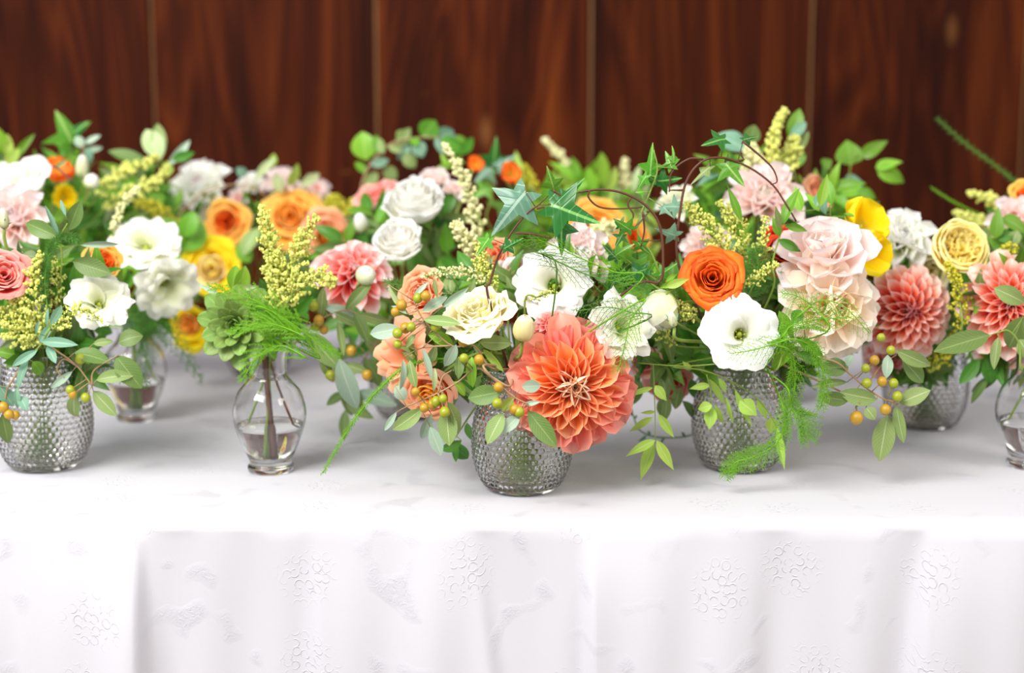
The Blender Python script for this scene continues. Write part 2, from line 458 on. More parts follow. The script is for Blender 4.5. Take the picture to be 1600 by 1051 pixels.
# ------------------------------------------------------------------ table cloth
def make_cloth():
    YF, YB, XH = 1.262, 2.50, 1.55
    rc = 0.03
    # perimeter of the table top, counter clockwise from the front left corner
    per = []
    def seg(a, b, n, nrm):
        for i in range(n):
            t = i / n; per.append((a[0] + (b[0] - a[0]) * t, a[1] + (b[1] - a[1]) * t, nrm[0], nrm[1]))
    def corner(cx, cy, a0):
        for i in range(8):
            a = a0 + (i / 8) * pi / 2; per.append((cx + rc * cos(a), cy + rc * sin(a), cos(a), sin(a)))
    seg((-XH + rc, YF), (XH - rc, YF), 900, (0, -1)); corner(XH - rc, YF + rc, -pi / 2)
    seg((XH, YF + rc), (XH, YB - rc), 120, (1, 0)); corner(XH - rc, YB - rc, 0)
    seg((XH - rc, YB), (-XH + rc, YB), 160, (0, 1)); corner(-XH + rc, YB - rc, pi / 2)
    seg((-XH, YB - rc), (-XH, YF + rc), 120, (-1, 0)); corner(-XH + rc, YF + rc, pi)
    n = len(per)
    k = 1.262 / FPX * 1.012
    # folds: (x, width left, width right, amplitude, depth of onset, slant)
    F = [((205 - 800) * k, 0.026, 0.006, 0.015, 0.06, 0.0), ((130 - 800) * k, 0.05, 0.03, 0.008, 0.05, 0.05), ((20 - 800) * k, 0.05, 0.02, 0.010, 0.09, 0),
         ((430 - 800) * k, 0.05, 0.05, -0.006, 0.06, 0), ((500 - 800) * k, 0.012, 0.05, 0.011, 0.07, 0.0), ((730 - 800) * k, 0.06, 0.010, 0.013, 0.09, 0.12), ((800 - 800) * k, 0.03, 0.03, -0.004, 0.05, 0),
         ((928 - 800) * k, 0.008, 0.05, 0.016, 0.05, 0.02), ((1180 - 800) * k, 0.05, 0.018, 0.012, 0.10, -0.03), ((1245 - 800) * k, 0.03, 0.04, -0.005, 0.06, 0), ((1330 - 800) * k, 0.04, 0.03, 0.006, 0.08, 0),
         ((1468 - 800) * k, 0.010, 0.06, 0.015, 0.06, -0.06), ((1560 - 800) * k, 0.03, 0.03, 0.005, 0.06, 0)]
    x = -XH
    rr = random.Random(3)
    while x < XH:
        if abs(x) > 0.50: F.append((x, rr.uniform(0.01, 0.06), rr.uniform(0.01, 0.06), rr.uniform(0.007, 0.018), 0.07, rr.uniform(-.06, .06)))
        x += rr.uniform(0.09, 0.17)
    def fold(x, d):
        o = 0.0
        for x0, wl, wr, a, on, sl in F:
            dx = x - x0 - sl * d
            w = wl if dx < 0 else wr
            w = w * (1 + d * 0.6)
            if abs(dx) < 4 * w:
                o += a * (1 - exp(-(d / on) ** 1.4)) * (1 + 0.9 * d) * exp(-(dx / w) ** 2)
        o += (1 - exp(-d / 0.08)) * (0.0038 * sin(x * 46 + 1.3 * sin(x * 9)) + 0.0022 * sin(x * 93 + 2 + d * 3)) 
        return o
    mb = MB()
    rows = []
    for s in (0.0, 0.25, 0.5, 0.7, 0.84, 0.92, 0.965, 0.985):
        cy = (YF + YB) / 2
        row = []
        for (px_, py_, nx, ny) in per:
            # keep the top slightly rippled like laid linen
            X = px_ * s; Y = cy + (py_ - cy) * s
            row.append((X, Y, T + 0.0))
        rows.append(row)
    re = 0.010
    for a in (0, 15, 30, 45, 60, 75, 90):
        ar = radians(a)
        row = []
        for (px_, py_, nx, ny) in per:
            row.append((px_ + nx * (re * sin(ar) - re * 0.0), py_ + ny * re * sin(ar), T - re + re * cos(ar)))
        rows.append(row)
    drop = [0.01, 0.018, 0.028, 0.04, 0.055, 0.07, 0.085, 0.10, 0.12, 0.14, 0.165, 0.19, 0.22, 0.26, 0.32, 0.40, 0.5, 0.6, 0.68, 0.735]
    for d in drop:
        row = []
        for (px_, py_, nx, ny) in per:
            if abs(ny) > 0.5: f = fold(px_ * (1 if ny < 0 else -1), d)
            else: f = fold(py_ * 1.7 - 2.4, d)
            f += re + 0.03 * d
            row.append((px_ + nx * f, py_ + ny * f, T - d - 0.002))
        rows.append(row)
    uvs = [[(0, 0)] * n for _ in rows]
    mb.grid(rows, uvs, True)
    me = mb.mesh('tablecloth', M['cloth'])
    o = add('tablecloth', me)
    tag(o, 'long white damask tablecloth with woven grape pattern hanging in soft folds', 'tablecloth')
    return o
make_cloth()

# ------------------------------------------------------------------ vases
def revolve(mb, prof, n=64, bump=None, closed_top=False):
    rows = []; uvs = []
    for i, (r, z) in enumerate(prof):
        rows.append([(r * cos(2 * pi * j / n), r * sin(2 * pi * j / n), z) for j in range(n)])
        uvs.append([(j / n, i / len(prof)) for j in range(n)])
    mb.grid(rows, uvs, True)

def samp(ctrl, n):
    return [(p.x, p.y) for p in spline([Vector((a, b, 0)) for a, b in ctrl], n)]

HOB = [(0.030, 0.0), (0.0345, 0.003), (0.041, 0.013), (0.0465, 0.028), (0.0485, 0.045), (0.0478, 0.062), (0.0445, 0.080), (0.0405, 0.095), (0.0385, 0.108), (0.0390, 0.120)]
_vase = {}
def hob_meshes():
    if 'hob' in _vase: return _vase['hob']
    mb = MB()
    prof = samp(HOB, 16)
    N = 264; per_bump = 6
    rows = [[(0, 0, 0.0)] * N, [(0.029 * cos(2 * pi * j / N), 0.029 * sin(2 * pi * j / N), 0.0008) for j in range(N)]]
    # arc length
    s = 0; prev = prof[0]; rowh = 0.0057
    for i, (r, z) in enumerate(prof):
        s += sqrt((r - prev[0]) ** 2 + (z - prev[1]) ** 2); prev = (r, z)
        row = []
        for j in range(N):
            a = 2 * pi * j / N
            rw = s / rowh; ri = math.floor(rw); fz = rw - ri - 0.5
            ja = j / per_bump + (0.5 if ri % 2 else 0); fa = ja - math.floor(ja) - 0.5
            d = sqrt((fz * rowh) ** 2 + (fa * 2 * pi * 0.045 / (N / per_bump)) ** 2)
            b = 0.0
            if 0.009 < s < 0.118 and d < 0.0026: b = sqrt(max(0, 1 - (d / 0.0027) ** 2)) * 0.0019
            row.append(((r + b) * cos(a), (r + b) * sin(a), z))
        rows.append(row)
    # lip and smooth inner wall
    rt, zt = prof[-1]
    inner = [(rt, zt + 0.0012), (rt - 0.0012, zt + 0.0018), (rt - 0.0026, zt + 0.001)] + [(max(0.004, r - 0.0032), max(z, 0.0075)) for r, z in reversed(prof[::4]) if z > 0.006] + [(0.030, 0.0072), (0.015, 0.0066)]
    for r, z in inner: rows.append([(r * cos(2 * pi * j / N), r * sin(2 * pi * j / N), z) for j in range(N)])
    rows.append([(0, 0, 0.0065)] * N)
    mb.grid(rows, [[(0, 0)] * N for _ in rows], True)
    g = mb.mesh('glass_body', M['glass'])
    mb = MB(); zw = 0.078
    wp = [(0.0, 0.0074), (0.030, 0.0076)] + [(r - 0.0034, z) for r, z in prof[::4] if 0.0085 < z < zw]
    wp += [(wp[-1][0], zw), (0.0, zw)]
    revolve(mb, wp, 64)
    wm = mb.mesh('water', M['water'])
    _vase['hob'] = (g, wm); return _vase['hob']

BUD = [(0.0215, 0.0), (0.0235, 0.002), (0.0238, 0.006), (0.0215, 0.0095), (0.0235, 0.016), (0.031, 0.033), (0.0370, 0.052), (0.0375, 0.066), (0.033, 0.082), (0.0235, 0.094), (0.0195, 0.100), (0.0188, 0.112), (0.0200, 0.124), (0.0245, 0.134)]
def bud_meshes():
    if 'bud' in _vase: return _vase['bud']
    mb = MB(); prof = samp(BUD, 8); N = 72
    full = [(0, 0.0012), (0.018, 0.0012)] + prof
    rt, zt = prof[-1]
    full += [(rt + 0.0006, zt + 0.0012), (rt - 0.0005, zt + 0.002), (rt - 0.0018, zt + 0.001)]
    full += [(r - 0.0020, z) for r, z in reversed(prof[::3]) if z > 0.016] + [(0.017, 0.0125), (0.009, 0.0112), (0, 0.011)]
    revolve(mb, full, N)
    g = mb.mesh('glass_body', M['glass'])
    mb = MB(); zw = 0.050
    wp = [(0, 0.0116), (0.009, 0.0118), (0.0172, 0.0130)] + [(r - 0.0022, z) for r, z in prof[::3] if 0.018 < z < zw]
    wp += [(wp[-1][0] + 0.001, zw), (0, zw)]
    revolve(mb, wp, 64)
    _vase['bud'] = (g, mb.mesh('water', M['water'])); return _vase['bud']

VASES = {}; SCOUNT = {}
def vase(key, kind, px, Y, label, hidden=False):
    p = at(px, 600, Y); loc = Vector((p.x, Y, T))
    g, w = hob_meshes() if kind == 'hob' else bud_meshes()
    t = thing('hobnail_vase' if kind == 'hob' else 'bud_vase', label, 'vase', loc, 'hobnail glass vases' if kind == 'hob' else 'smooth glass bud vases')
    add('glass_body', g, t, Matrix.Rotation(R.uniform(0, 6), 4, 'Z')); add('water', w, t)
    SCOUNT[key] = 0
    VASES[key] = (loc, 0.118 if kind == 'hob' else 0.132, 0.028 if kind == 'hob' else 0.014, 0.026 if kind == 'hob' else 0.011, 0.010 if kind == 'hob' else 0.014)
vase('A', 'hob', 66, 1.458, 'hobnail glass vase at the left edge of the photo, holding pink rose')
vase('B', 'bud', 212, 1.70, 'smooth bud vase standing behind the leftmost hobnail vase')
vase('C', 'bud', 420, 1.440, 'clear bud vase standing alone with dark stems under the bright green fern')
vase('D', 'hob', 816, 1.366, 'hobnail glass vase nearest the table edge, under the big coral dahlia')
vase('E', 'hob', 1157, 1.455, 'hobnail glass vase under the white open lisianthus and trailing vine')
vase('F', 'hob', 1446, 1.662, 'hobnail glass vase further back, under the red and pink dahlia')
vase('G', 'bud', 1616, 1.46, 'smooth bud vase cut by the right edge of the photo')
vase('H', 'hob', 405, 2.02, 'hobnail glass vase in the back row behind the lone bud vase')
vase('I', 'hob', 640, 1.72, 'hobnail glass vase hidden below the blurred white roses, left of centre')
vase('J', 'hob', 1200, 1.82, 'hobnail glass vase in the back row below the large blush rose')
vase('K', 'hob', 905, 1.98, 'hobnail glass vase in the back row behind the ivy vine')
vase('L', 'hob', 30, 1.92, 'hobnail glass vase in the back row at the far left')
vase('N', 'hob', 1640, 1.82, 'hobnail glass vase in the back row at the far right')

def into_vase(v, toward, j=1.0):
    """points of a stem from the vase bottom to just above its mouth"""
    loc, h, mr, br, zb = VASES[v]
    d = Vector((toward.x - loc.x, toward.y - loc.y, 0))
    a = atan2(d.y, d.x) + R.uniform(-0.9, 0.9)
    q = R.uniform(0.3, 0.95)
    top = loc + Vector((cos(a) * mr * q, sin(a) * mr * q, h + 0.006))
    bot = loc + Vector((-cos(a) * br * q * 0.8, -sin(a) * br * q * 0.8, zb + 0.004))
    SCOUNT[v] += 1
    if SCOUNT[v] > (2 if mr < 0.02 else 16):      # a short stem, cut just below the rim
        bot = top + Vector((-cos(a) * mr * 0.5 * q, -sin(a) * mr * 0.5 * q, -0.022))
    return [bot, bot.lerp(top, 0.5), top]

# ------------------------------------------------------------------ petals and flowers
_pc = {}
def flat_petal(key, mat, shape='point', cup=0.35, bend=0.0, bend2=0.0, wave=0.0, nx=5, ny=7, width=0.34, seed=0):
    """unit length petal along +Y, inner face +Z"""
    kk = ('f', key, mat, seed)
    if kk in _pc: return _pc[kk]
    rr = random.Random(hash(key) % 1000 + seed * 7)
    rr = random.Random(seed * 13 + 5)
    mb = MB(); rows = []; uvs = []
    ph = rr.uniform(0, 6)
    y = z = 0.0; prev = 0.0
    for i in range(ny + 1):
        v = i / ny
        ang = bend * v + bend2 * max(0, v - 0.55) * 2.2
        y += cos(ang) * (v - prev); z += sin(ang) * (v - prev); prev = v
        if shape == 'point': w = (0.30 + 0.70 * sin(min(1, v / 0.62) * pi / 2)) * (1 if v < 0.62 else sqrt(max(0, 1 - ((v - 0.62) / 0.38) ** 1.7)))
        elif shape == 'petal': w = (0.34 + 0.66 * sin(min(1, v / 0.72) * pi / 2)) * (1 if v < 0.72 else sqrt(max(0, 1 - ((v - 0.72) / 0.28) ** 1.45)))
        elif shape == 'round': w = (0.28 + 0.72 * sin(min(1, v / 0.68) * pi / 2)) * (1 if v < 0.68 else sqrt(max(0, 1 - ((v - 0.68) / 0.32) ** 2)))
        elif shape == 'broad': w = (0.20 + 0.80 * sin(min(1, v / 0.6) * pi / 2)) * (1 if v < 0.6 else sqrt(max(0, 1 - ((v - 0.6) / 0.4) ** 2.6)))
        w = max(w, 0.02) * width
        row = []; ur = []
        for j in range(nx):
            u = j / (nx - 1) * 2 - 1
            zz = z + cup * w * u * u * (1.0 + 0.6 * (1 - v)) + wave * v * sin(u * 4 + ph + v * 5) * 0.5
            row.append((u * w * (1 - 0.25 * abs(cup) * abs(u)), y - sin(ang) * cup * w * u * u * 0.5, zz * 1.0)); ur.append(((u + 1) / 2, v))
        rows.append(row); uvs.append(ur)
    mb.grid(rows, uvs)
    me = mb.mesh('petal', M[mat]); _pc[kk] = me; return me

def cup_petal(key, mat, prof, hw, ruffle=0.0, freq=5, rnd=0.25, nx=9, ny=8, seed=0, twist=0.0):
    """petal wrapped round the flower axis; prof = (radius, height) control points, hw = half width"""
    kk = ('c', key, mat, seed)
    if kk in _pc: return _pc[kk]
    rr = random.Random(seed * 31 + 7)
    ph = rr.uniform(0, 6); ph2 = rr.uniform(0, 6)
    pf = spline([Vector((a, b, 0)) for a, b in prof], 6)
    def P(v):
        x = max(0, min(0.9999, v)) * (len(pf) - 1); i = int(x); return pf[i].lerp(pf[min(i + 1, len(pf) - 1)], x - i)
    rows = []; uvs = []
    for i in range(ny + 1):
        v0 = i / ny; row = []; ur = []
        for j in range(nx):
            u = j / (nx - 1) * 2 - 1
            v = v0 * (1 - rnd * abs(u) ** 2.6)
            p = P(v); rho, z = p.x, p.y
            w = hw * (0.35 + 0.65 * sin(min(1, v0 / 0.55) * pi / 2))
            a = min(w / max(rho, 0.02), 2.3)
            rf = ruffle * v0 ** 3
            rho2 = rho + rf * sin(u * freq + ph) * 0.8 + rf * 0.4 * sin(u * freq * 2.3 + ph2)
            z2 = z + rf * cos(u * freq * 1.3 + ph2) * 0.9
            an = u * a + twist * v0
            row.append((rho2 * sin(an), rho2 * cos(an), z2)); ur.append(((u + 1) / 2, v0))
        rows.append(row); uvs.append(ur)
    mb = MB(); mb.grid(rows, uvs)
    me = mb.mesh('petal', M[mat]); _pc[kk] = me; return me

GA = radians(137.508)
def basis(face):
    """head frame: +Z along the way the flower looks"""
    f = Vector((face[0], -face[2], face[1])).normalized()
    q = f.to_track_quat('Z', 'Y')
    return q.to_matrix().to_4x4()

def Rz(a): return Matrix.Rotation(a, 4, 'Z')
def Rx(a): return Matrix.Rotation(a, 4, 'X')
def Tr(x, y, z): return Matrix.Translation((x, y, z))
def S(x, y=None, z=None):
    y = x if y is None else y; z = x if z is None else z
    return Matrix.Diagonal((x, y, z, 1))

def sepal_mesh(mat='mid'):
    return leaf_mesh('lance', mat, 0.35, 0)

def dahlia(root, H, mat, core, n=100, width=0.34, shape='point', cup=0.9, a0=88, a1=-22, power=0.85, wave=0.0, jit=5, core_n=0.16, bend=-0.25, bend2=0.0, lmin=0.20, rr=None, lp=0.75, outer=None):
    rr = rr or R
    for k in range(n):
        t = (k + 0.5) / n
        al = radians(a0 + (a1 - a0) * t ** power + rr.uniform(-jit, jit))
        L = (lmin + (1 - lmin) * t ** lp) * rr.uniform(0.94, 1.05)
        inner = t < core_n
        sd = rr.randrange(4)
        c = cup * (1.9 if inner else 1.0)
        me = flat_petal((mat, shape, width, inner, wave, cup, bend, bend2, t < 0.6), core if inner else (outer if outer and t > 0.62 else mat), shape, c * (1.0 if t < 0.6 else 0.75), 0.5 if inner else bend, 0.0 if inner else bend2, wave, 5, 7, width * (1.15 if inner else 1), sd)
        m = H @ Rz(k * GA + rr.uniform(-0.06, 0.06)) @ Tr(0, 0.05 + 0.13 * t, 0.20 * (1 - t)) @ Rx(al) @ S(L * rr.uniform(0.9, 1.1), L, L)
        add('petal', me, root, m)
    mb = MB(); mb.ball((0, 0, 0.02), 0.24, 1, 0.9)
    add('flower_base', _share('dbase', mb, 'stem'), root, H)

_sh = {}
def _share(key, mb, mat):
    if (key, mat) not in _sh: _sh[(key, mat)] = mb.mesh(key, M[mat])
    return _sh[(key, mat)]

def rose(root, H, mat, inner=None, n=26, ruffle=0.03, openness=1.0, rr=None, wide=1.0, hh=0.85, dome=0.0):
    rr = rr or R
    inner = inner or mat
    for k in range(n):
        t = k / (n - 1)
        b = int(t * 7)              # mesh classes along the spiral
        tt = b / 7 + 0.07
        r = 0.07 + 0.66 * tt ** 0.9
        h = hh * (0.98 - (0.16 + dome) * tt)
        cu = 0.02 + 0.32 * max(0, tt - 0.25) * openness
        prof = [(0.05 + 0.05 * tt, 0.0), (r * 0.80, h * 0.30), (r * 1.02, h * 0.72), (r + cu * 0.5, h * 0.96), (r + cu * 1.25, h * (1.0 - 0.20 * tt * openness))]
        hw = (0.22 + 0.52 * tt) * wide
        sd = rr.randrange(3)
        me = cup_petal(('rose', b, ruffle, openness, wide, n, hh, dome), inner if t < 0.45 else mat, prof, hw, ruffle * (0.5 + tt), 5, 0.16, 9, 7, sd)
        m = H @ Rz(k * GA + rr.uniform(-0.15, 0.15)) @ Rx(radians(rr.uniform(-3, 3))) @ S(rr.uniform(0.95, 1.05))
        add('petal', me, root, m)
    add_sepals(root, H, 5, 0.5, -0.35)

def add_sepals(root, H, n=5, L=0.5, ang=-0.2, mat='mid'):
    me = leaf_mesh('lance', mat, 0.2, 0)
    for k in range(n):
        add('sepal', me, root, H @ Rz(2 * pi * k / n + 0.3) @ Tr(0, 0.06, 0) @ Rx(ang) @ S(L * 0.34, L, L))
    mb = MB(); mb.ball((0, 0, -0.06), 0.13, 1, 1.1)
    add('calyx', _share('calyx', mb, 'stem'), root, H)

def garden_rose(root, H, mat, outer, rr=None):
    rr = rr or R
    for k in range(15):
        t = k / 14
        tt = 0.62 + 0.38 * int(t * 3) / 3
        prof = [(0.1, 0), (0.62 * tt, 0.14), (0.86 * tt, 0.45), (0.88 * tt, 0.66 - 0.10 * t), (0.96 * tt, 0.70 - 0.2 * tt)]
        me = cup_petal(('gro', int(t * 3)), outer, prof, 0.60, 0.03, 5, 0.2, 9, 7, rr.randrange(3))
        add('petal', me, root, H @ Rz(k * GA) @ S(rr.uniform(0.96, 1.04)))
    for k in range(54):
        t = ((k + 0.5) / 54) ** 0.5
        rad = 0.60 * t
        prof = [(0.03, 0), (0.13, 0.22), (0.15, 0.44), (0.17, 0.56)]
        me = cup_petal(('gri',), mat, prof, 0.20, 0.06, 6, 0.2, 7, 5, rr.randrange(4))
        a = k * GA
        add('petal', me, root, H @ Rz(a) @ Tr(0, rad, 0.02 + 0.05 * (1 - t)) @ Rz(rr.uniform(-0.9, 0.9)) @ Tr(0, -0.14, 0) @ Rx(radians(rr.uniform(-12, 8))) @ S(1.05, 1.05, rr.uniform(0.85, 1.1)))
    add_sepals(root, H, 5, 0.5, -0.4)

def lisianthus(root, H, mat, inner='white_green', n=11, ruffle=0.07, openness=1.0, rr=None, deep=1.0):
    rr = rr or R
    o = openness
    for k in range(n):
        lay = k // 5 if n <= 11 else int(k / n * 3)
        s = 1.0 - 0.16 * (min(lay, 2))
        s = [1.0, 0.84, 0.66][min(lay, 2)]
        prof = [(0.06, 0.0), (0.20, 0.20 * deep), (0.34 + 0.05 * o, 0.48 * deep), (0.58 + 0.16 * o, 0.66 * deep), (0.72 + 0.3 * o, 0.70 * deep - 0.12 * o)]
        prof = [(a * s, b * (0.9 + 0.10 * lay)) for a, b in prof]
        me = cup_petal(('lis', lay, o, ruffle, deep), mat, prof, 0.64 * s, ruffle, 5.5, 0.13, 13, 10, rr.randrange(4))
        add('petal', me, root, H @ Rz(k * 2 * pi / 5 + lay * 0.62 + rr.uniform(-0.1, 0.1)) @ Rx(radians(rr.uniform(-5, 5))) @ S(1, 1, 1))
    mb = MB(); mb.ball((0, 0, 0.24), 0.08, 1, 1.3); mb.tube([(0, 0, 0), (0, 0, 0.35)], 0.05, 0.05, 6)
    for q in range(5):
        a = q * 1.257
        mb.tube([(0, 0, 0.05), (0.12 * cos(a), 0.12 * sin(a), 0.30)], 0.012, 0.01, 4); mb.ball((0.12 * cos(a), 0.12 * sin(a), 0.32), 0.03, 0, 1.4)
    add('pistil', _share('lispistil', mb, 'pistil'), root, H)
    add_sepals(root, H, 5, 0.55, -0.1)

def bud(root, H, mat, n=7, fat=0.5, tall=1.7, sep=1.1, rr=None, sepmat='mid', open_=0.12):
    rr = rr or R
    for k in range(n):
        s = 1 - 0.05 * k
        prof = [(0.05, 0), (fat * 0.85 * s, tall * 0.16), (fat * s, tall * 0.46), (fat * 0.80 * s, tall * 0.76), (fat * 0.42 * s + open_ * 0.3, tall * 0.93), (open_ * s * 0.6 + 0.005, tall * (1 - 0.015 * k))]
        me = cup_petal(('bud', k, fat, tall, open_), mat, prof, fat * 1.4, 0.02, 4, 0.10, 11, 10, k, 0.5)
        add('petal', me, root, H @ Rz(k * GA))
    me = leaf_mesh('lance', sepmat, 0.4, 1)
    for k in range(5):
        add('sepal', me, root, H @ Rz(2 * pi * k / 5) @ Tr(0, 0.05, -0.02) @ Rx(radians(rr.uniform(48, 72))) @ S(0.22 * sep, sep * rr.uniform(0.7, 1.1), sep))
    mb = MB(); mb.ball((0, 0, -0.03), 0.14, 1, 1.0)
    add('calyx', _share('calyx2', mb, 'stem'), root, H)

def poppy(root, H, mat, rr=None):
    rr = rr or R
    for k in range(6):
        me = flat_petal(('pop', mat), mat, 'broad', 0.15, 0.5, -0.3, 0.24, 13, 9, 0.66, k % 4)
        add('petal', me, root, H @ Rz(k * pi / 3 + rr.uniform(-.1, .1)) @ Tr(0, 0.04, 0.02 * (k % 2)) @ Rx(radians(22 + 14 * (k % 2))) @ S(1))
    mb = MB(); mb.ball((0, 0, 0.12), 0.11, 1, 1)
    for q in range(26):
        a = q * GA; r = 0.12 + 0.12 * (q / 26)
        mb.tube([(0, 0, 0.02), (r * cos(a), r * sin(a), 0.26)], 0.008, 0.008, 3); mb.ball((r * cos(a), r * sin(a), 0.27), 0.022, 0)
    add('stamens', _share('popst', mb, 'florets_gold'), root, H)
    add_sepals(root, H, 3, 0.4, -0.3)

def ruffled(root, H, mat, inner, n=46, rr=None, rad=1.0, ruffle=0.10):
    """double peony-like head"""
    rr = rr or R
    for k in range(n):
        t = (k + 0.5) / n; b = int(t * 6); tt = (b + 0.5) / 6
        al = 8 + 0
        L = 0.45 + 0.55 * tt
        me = flat_petal(('ruf', ruffle, b), inner if t < 0.35 else mat, 'broad', 0.9, 0.75 - 0.5 * tt, -0.5 * tt, ruffle, 7, 7, 0.36, rr.randrange(4))
        ang = radians(86 - 78 * t ** 1.1 + rr.uniform(-7, 7))
        add('petal', me, root, H @ Rz(k * GA + rr.uniform(-.2, .2)) @ Tr(0, 0.05 + 0.15 * t, 0.1 * (1 - t)) @ Rx(ang) @ S(L, L, L))
    add_sepals(root, H, 5, 0.5, -0.3)

def succulent(root, H, n=40, rr=None):
    rr = rr or R
    if 'suc' not in _sh:
        mb = MB(); N = 12; rows = []; uvs = []
        for i in range(10):
            v = i / 9
            w = 0.26 * (0.35 + 0.65 * sin(min(1, v / 0.65) * pi / 2)) * (1 if v < .65 else sqrt(max(0, 1 - ((v - .65) / .37) ** 2)))
            th = 0.075 * (1 - 0.5 * v) if v < 0.95 else 0.01
            zc = 0.20 * v * v
            rows.append([(w * cos(2 * pi * j / N), v, zc + th * sin(2 * pi * j / N) + 0.28 * w * cos(2 * pi * j / N) ** 2) for j in range(N)])
            uvs.append([(0.5 + 0.5 * cos(2 * pi * j / N), v) for j in range(N)])
        rows.append([(0, 1.03, 0.24)] * N); uvs.append([(0.5, 1)] * N)
        mb.grid(rows, uvs, True)
        _sh['suc'] = mb.mesh('succulent_leaf', M['succulent'])
    for k in range(n):
        t = (k + 0.5) / n
        al = radians(84 - 92 * t ** 0.8)
        L = 0.22 + 0.78 * t ** 0.7
        add('succulent_leaf', _sh['suc'], root, H @ Rz(k * GA) @ Tr(0, 0.04 + .05 * t, 0.12 * (1 - t)) @ Rx(al) @ S(L))

# ------------------------------------------------------------------ leaves
_lm = {}
def leaf_mesh(shape, mat, bend=0.3, seed=0):
    kk = (shape, mat, bend, seed)
    if kk in _lm: return _lm[kk]
    rr = random.Random(seed + 3)
    mb = MB()
    if shape == 'ivy':
        right = [(0.0, 0.0), (0.12, -0.10), (0.30, -0.17), (0.27, 0.0), (0.24, 0.10), (0.42, 0.17), (0.66, 0.30), (0.44, 0.36), (0.20, 0.40), (0.16, 0.55), (0.10, 0.78), (0.0, 1.0)]
        out = right + [(-x, y) for x, y in reversed(right[1:-1])]
        C = (0.0, 0.20)
        def zz(x, y):
            r = sqrt(x * x + (y - 0.2) ** 2)
            return -0.32 * bend * r * r * 1.6 + 0.05 * sin(atan2(y - 0.2, x) * 5 + seed) * r
        c = mb.vert((C[0], C[1], 0.03), (0.5, 0.2))
        r1 = []; r2 = []
        for x, y in out:
            mx, my = C[0] + (x - C[0]) * 0.5, C[1] + (y - C[1]) * 0.5
            r1.append(mb.vert((mx, my, zz(mx, my)), (0.5 + mx * 0.7, my)))
        for x, y in out: r2.append(mb.vert((x, y, zz(x, y)), (0.5 + x * 0.7, y)))
        n = len(out)
        for i in range(n):
            j = (i + 1) % n
            mb.f.append((c, r1[i], r1[j])); mb.f.append((r1[i], r2[i], r2[j], r1[j]))
        me = mb.mesh('leaf', M[mat]); _lm[kk] = me; return me
    ny, nx = 8, 5
    rows = []; uvs = []; y = z = 0; prev = 0
    tw = rr.uniform(-0.5, 0.5)
    for i in range(ny + 1):
        v = i / ny
        ang = 0.25 * bend - bend * v * 1.2
        y += cos(ang) * (v - prev); z += sin(ang) * (v - prev); prev = v
        if shape == 'ellip': w = 0.5 * max(0.0, sin(pi * v ** 0.95)) ** 0.72
        elif shape == 'lance': w = 0.5 * max(0.0, sin(pi * v ** 0.78)) ** 1.05
        elif shape == 'ovate': w = 0.5 * max(0.0, sin(pi * v ** 0.62)) ** 0.9
        elif shape == 'oblong': w = 0.5 * max(0.0, sin(pi * v ** 1.15)) ** 0.5
        w = max(w, 0.02)
        row = []; ur = []
        for j in range(nx):
            u = j / (nx - 1) * 2 - 1
            row.append((u * w, y, z + 0.13 * abs(u) * w * 2 * 0.5 + tw * u * w * v * 0.5)); ur.append(((u + 1) / 2, v))
        rows.append(row); uvs.append(ur)
    mb.grid(rows, uvs)
    me = mb.mesh('leaf', M[mat]); _lm[kk] = me; return me

def place_leaf(root, a, b, w, shape, mat, rr, name='leaf', bend=None, nrm=None, tilt=0.45):
    a = Vector(a); b = Vector(b); L = (b - a).length
    if L < 1e-5: return
    yv = (b - a) / L
    view = (Vector((0, 0, CAMZ)) - a).normalized()
    n0 = nrm or (view + Vector((rr.uniform(-1, 1), rr.uniform(-1, 1), rr.uniform(-0.5, 1.3))) * tilt)
    zv = n0 - yv * n0.dot(yv)
    if zv.length < 1e-3: zv = yv.orthogonal()
    zv.normalize(); xv = yv.cross(zv)
    if xv.x * 0 + 1 and False: pass
    bd = bend if bend is not None else (0.2, 0.45, 0.7)[rr.randrange(3)]
    me = leaf_mesh(shape, mat, bd, rr.randrange(3))
    p = a - root.location
    m = Matrix(((xv.x * w, yv.x * L, zv.x * L, p.x), (xv.y * w, yv.y * L, zv.y * L, p.y), (xv.z * w, yv.z * L, zv.z * L, p.z), (0, 0, 0, 1)))
    return add(name, me, root, m)

def berry(root, p, r, mat='berry', rr=R):
    if 'berry' + mat not in _sh:
        mb = MB(); mb.ball((0, 0, 0), 1, 2, 1.08); mb.ball((0, 0, -1.05), 0.16, 0)
        _sh['berry' + mat] = mb.mesh('berry', M[mat])
    p = Vector(p) - root.location
    return add('berry', _sh['berry' + mat], root, Tr(*p) @ Rx(rr.uniform(-.6, .6)) @ S(r))

def stem_part(root, pts, r0=0.0013, r1=0.0009, mat='stem', name='stem', n=7, sp=6):
    mb = MB(); loc = root.location
    mb.tube([p - loc for p in spline(pts, sp)], r0, r1, n)
    return add(name, mb.mesh(name, M[mat]), root)

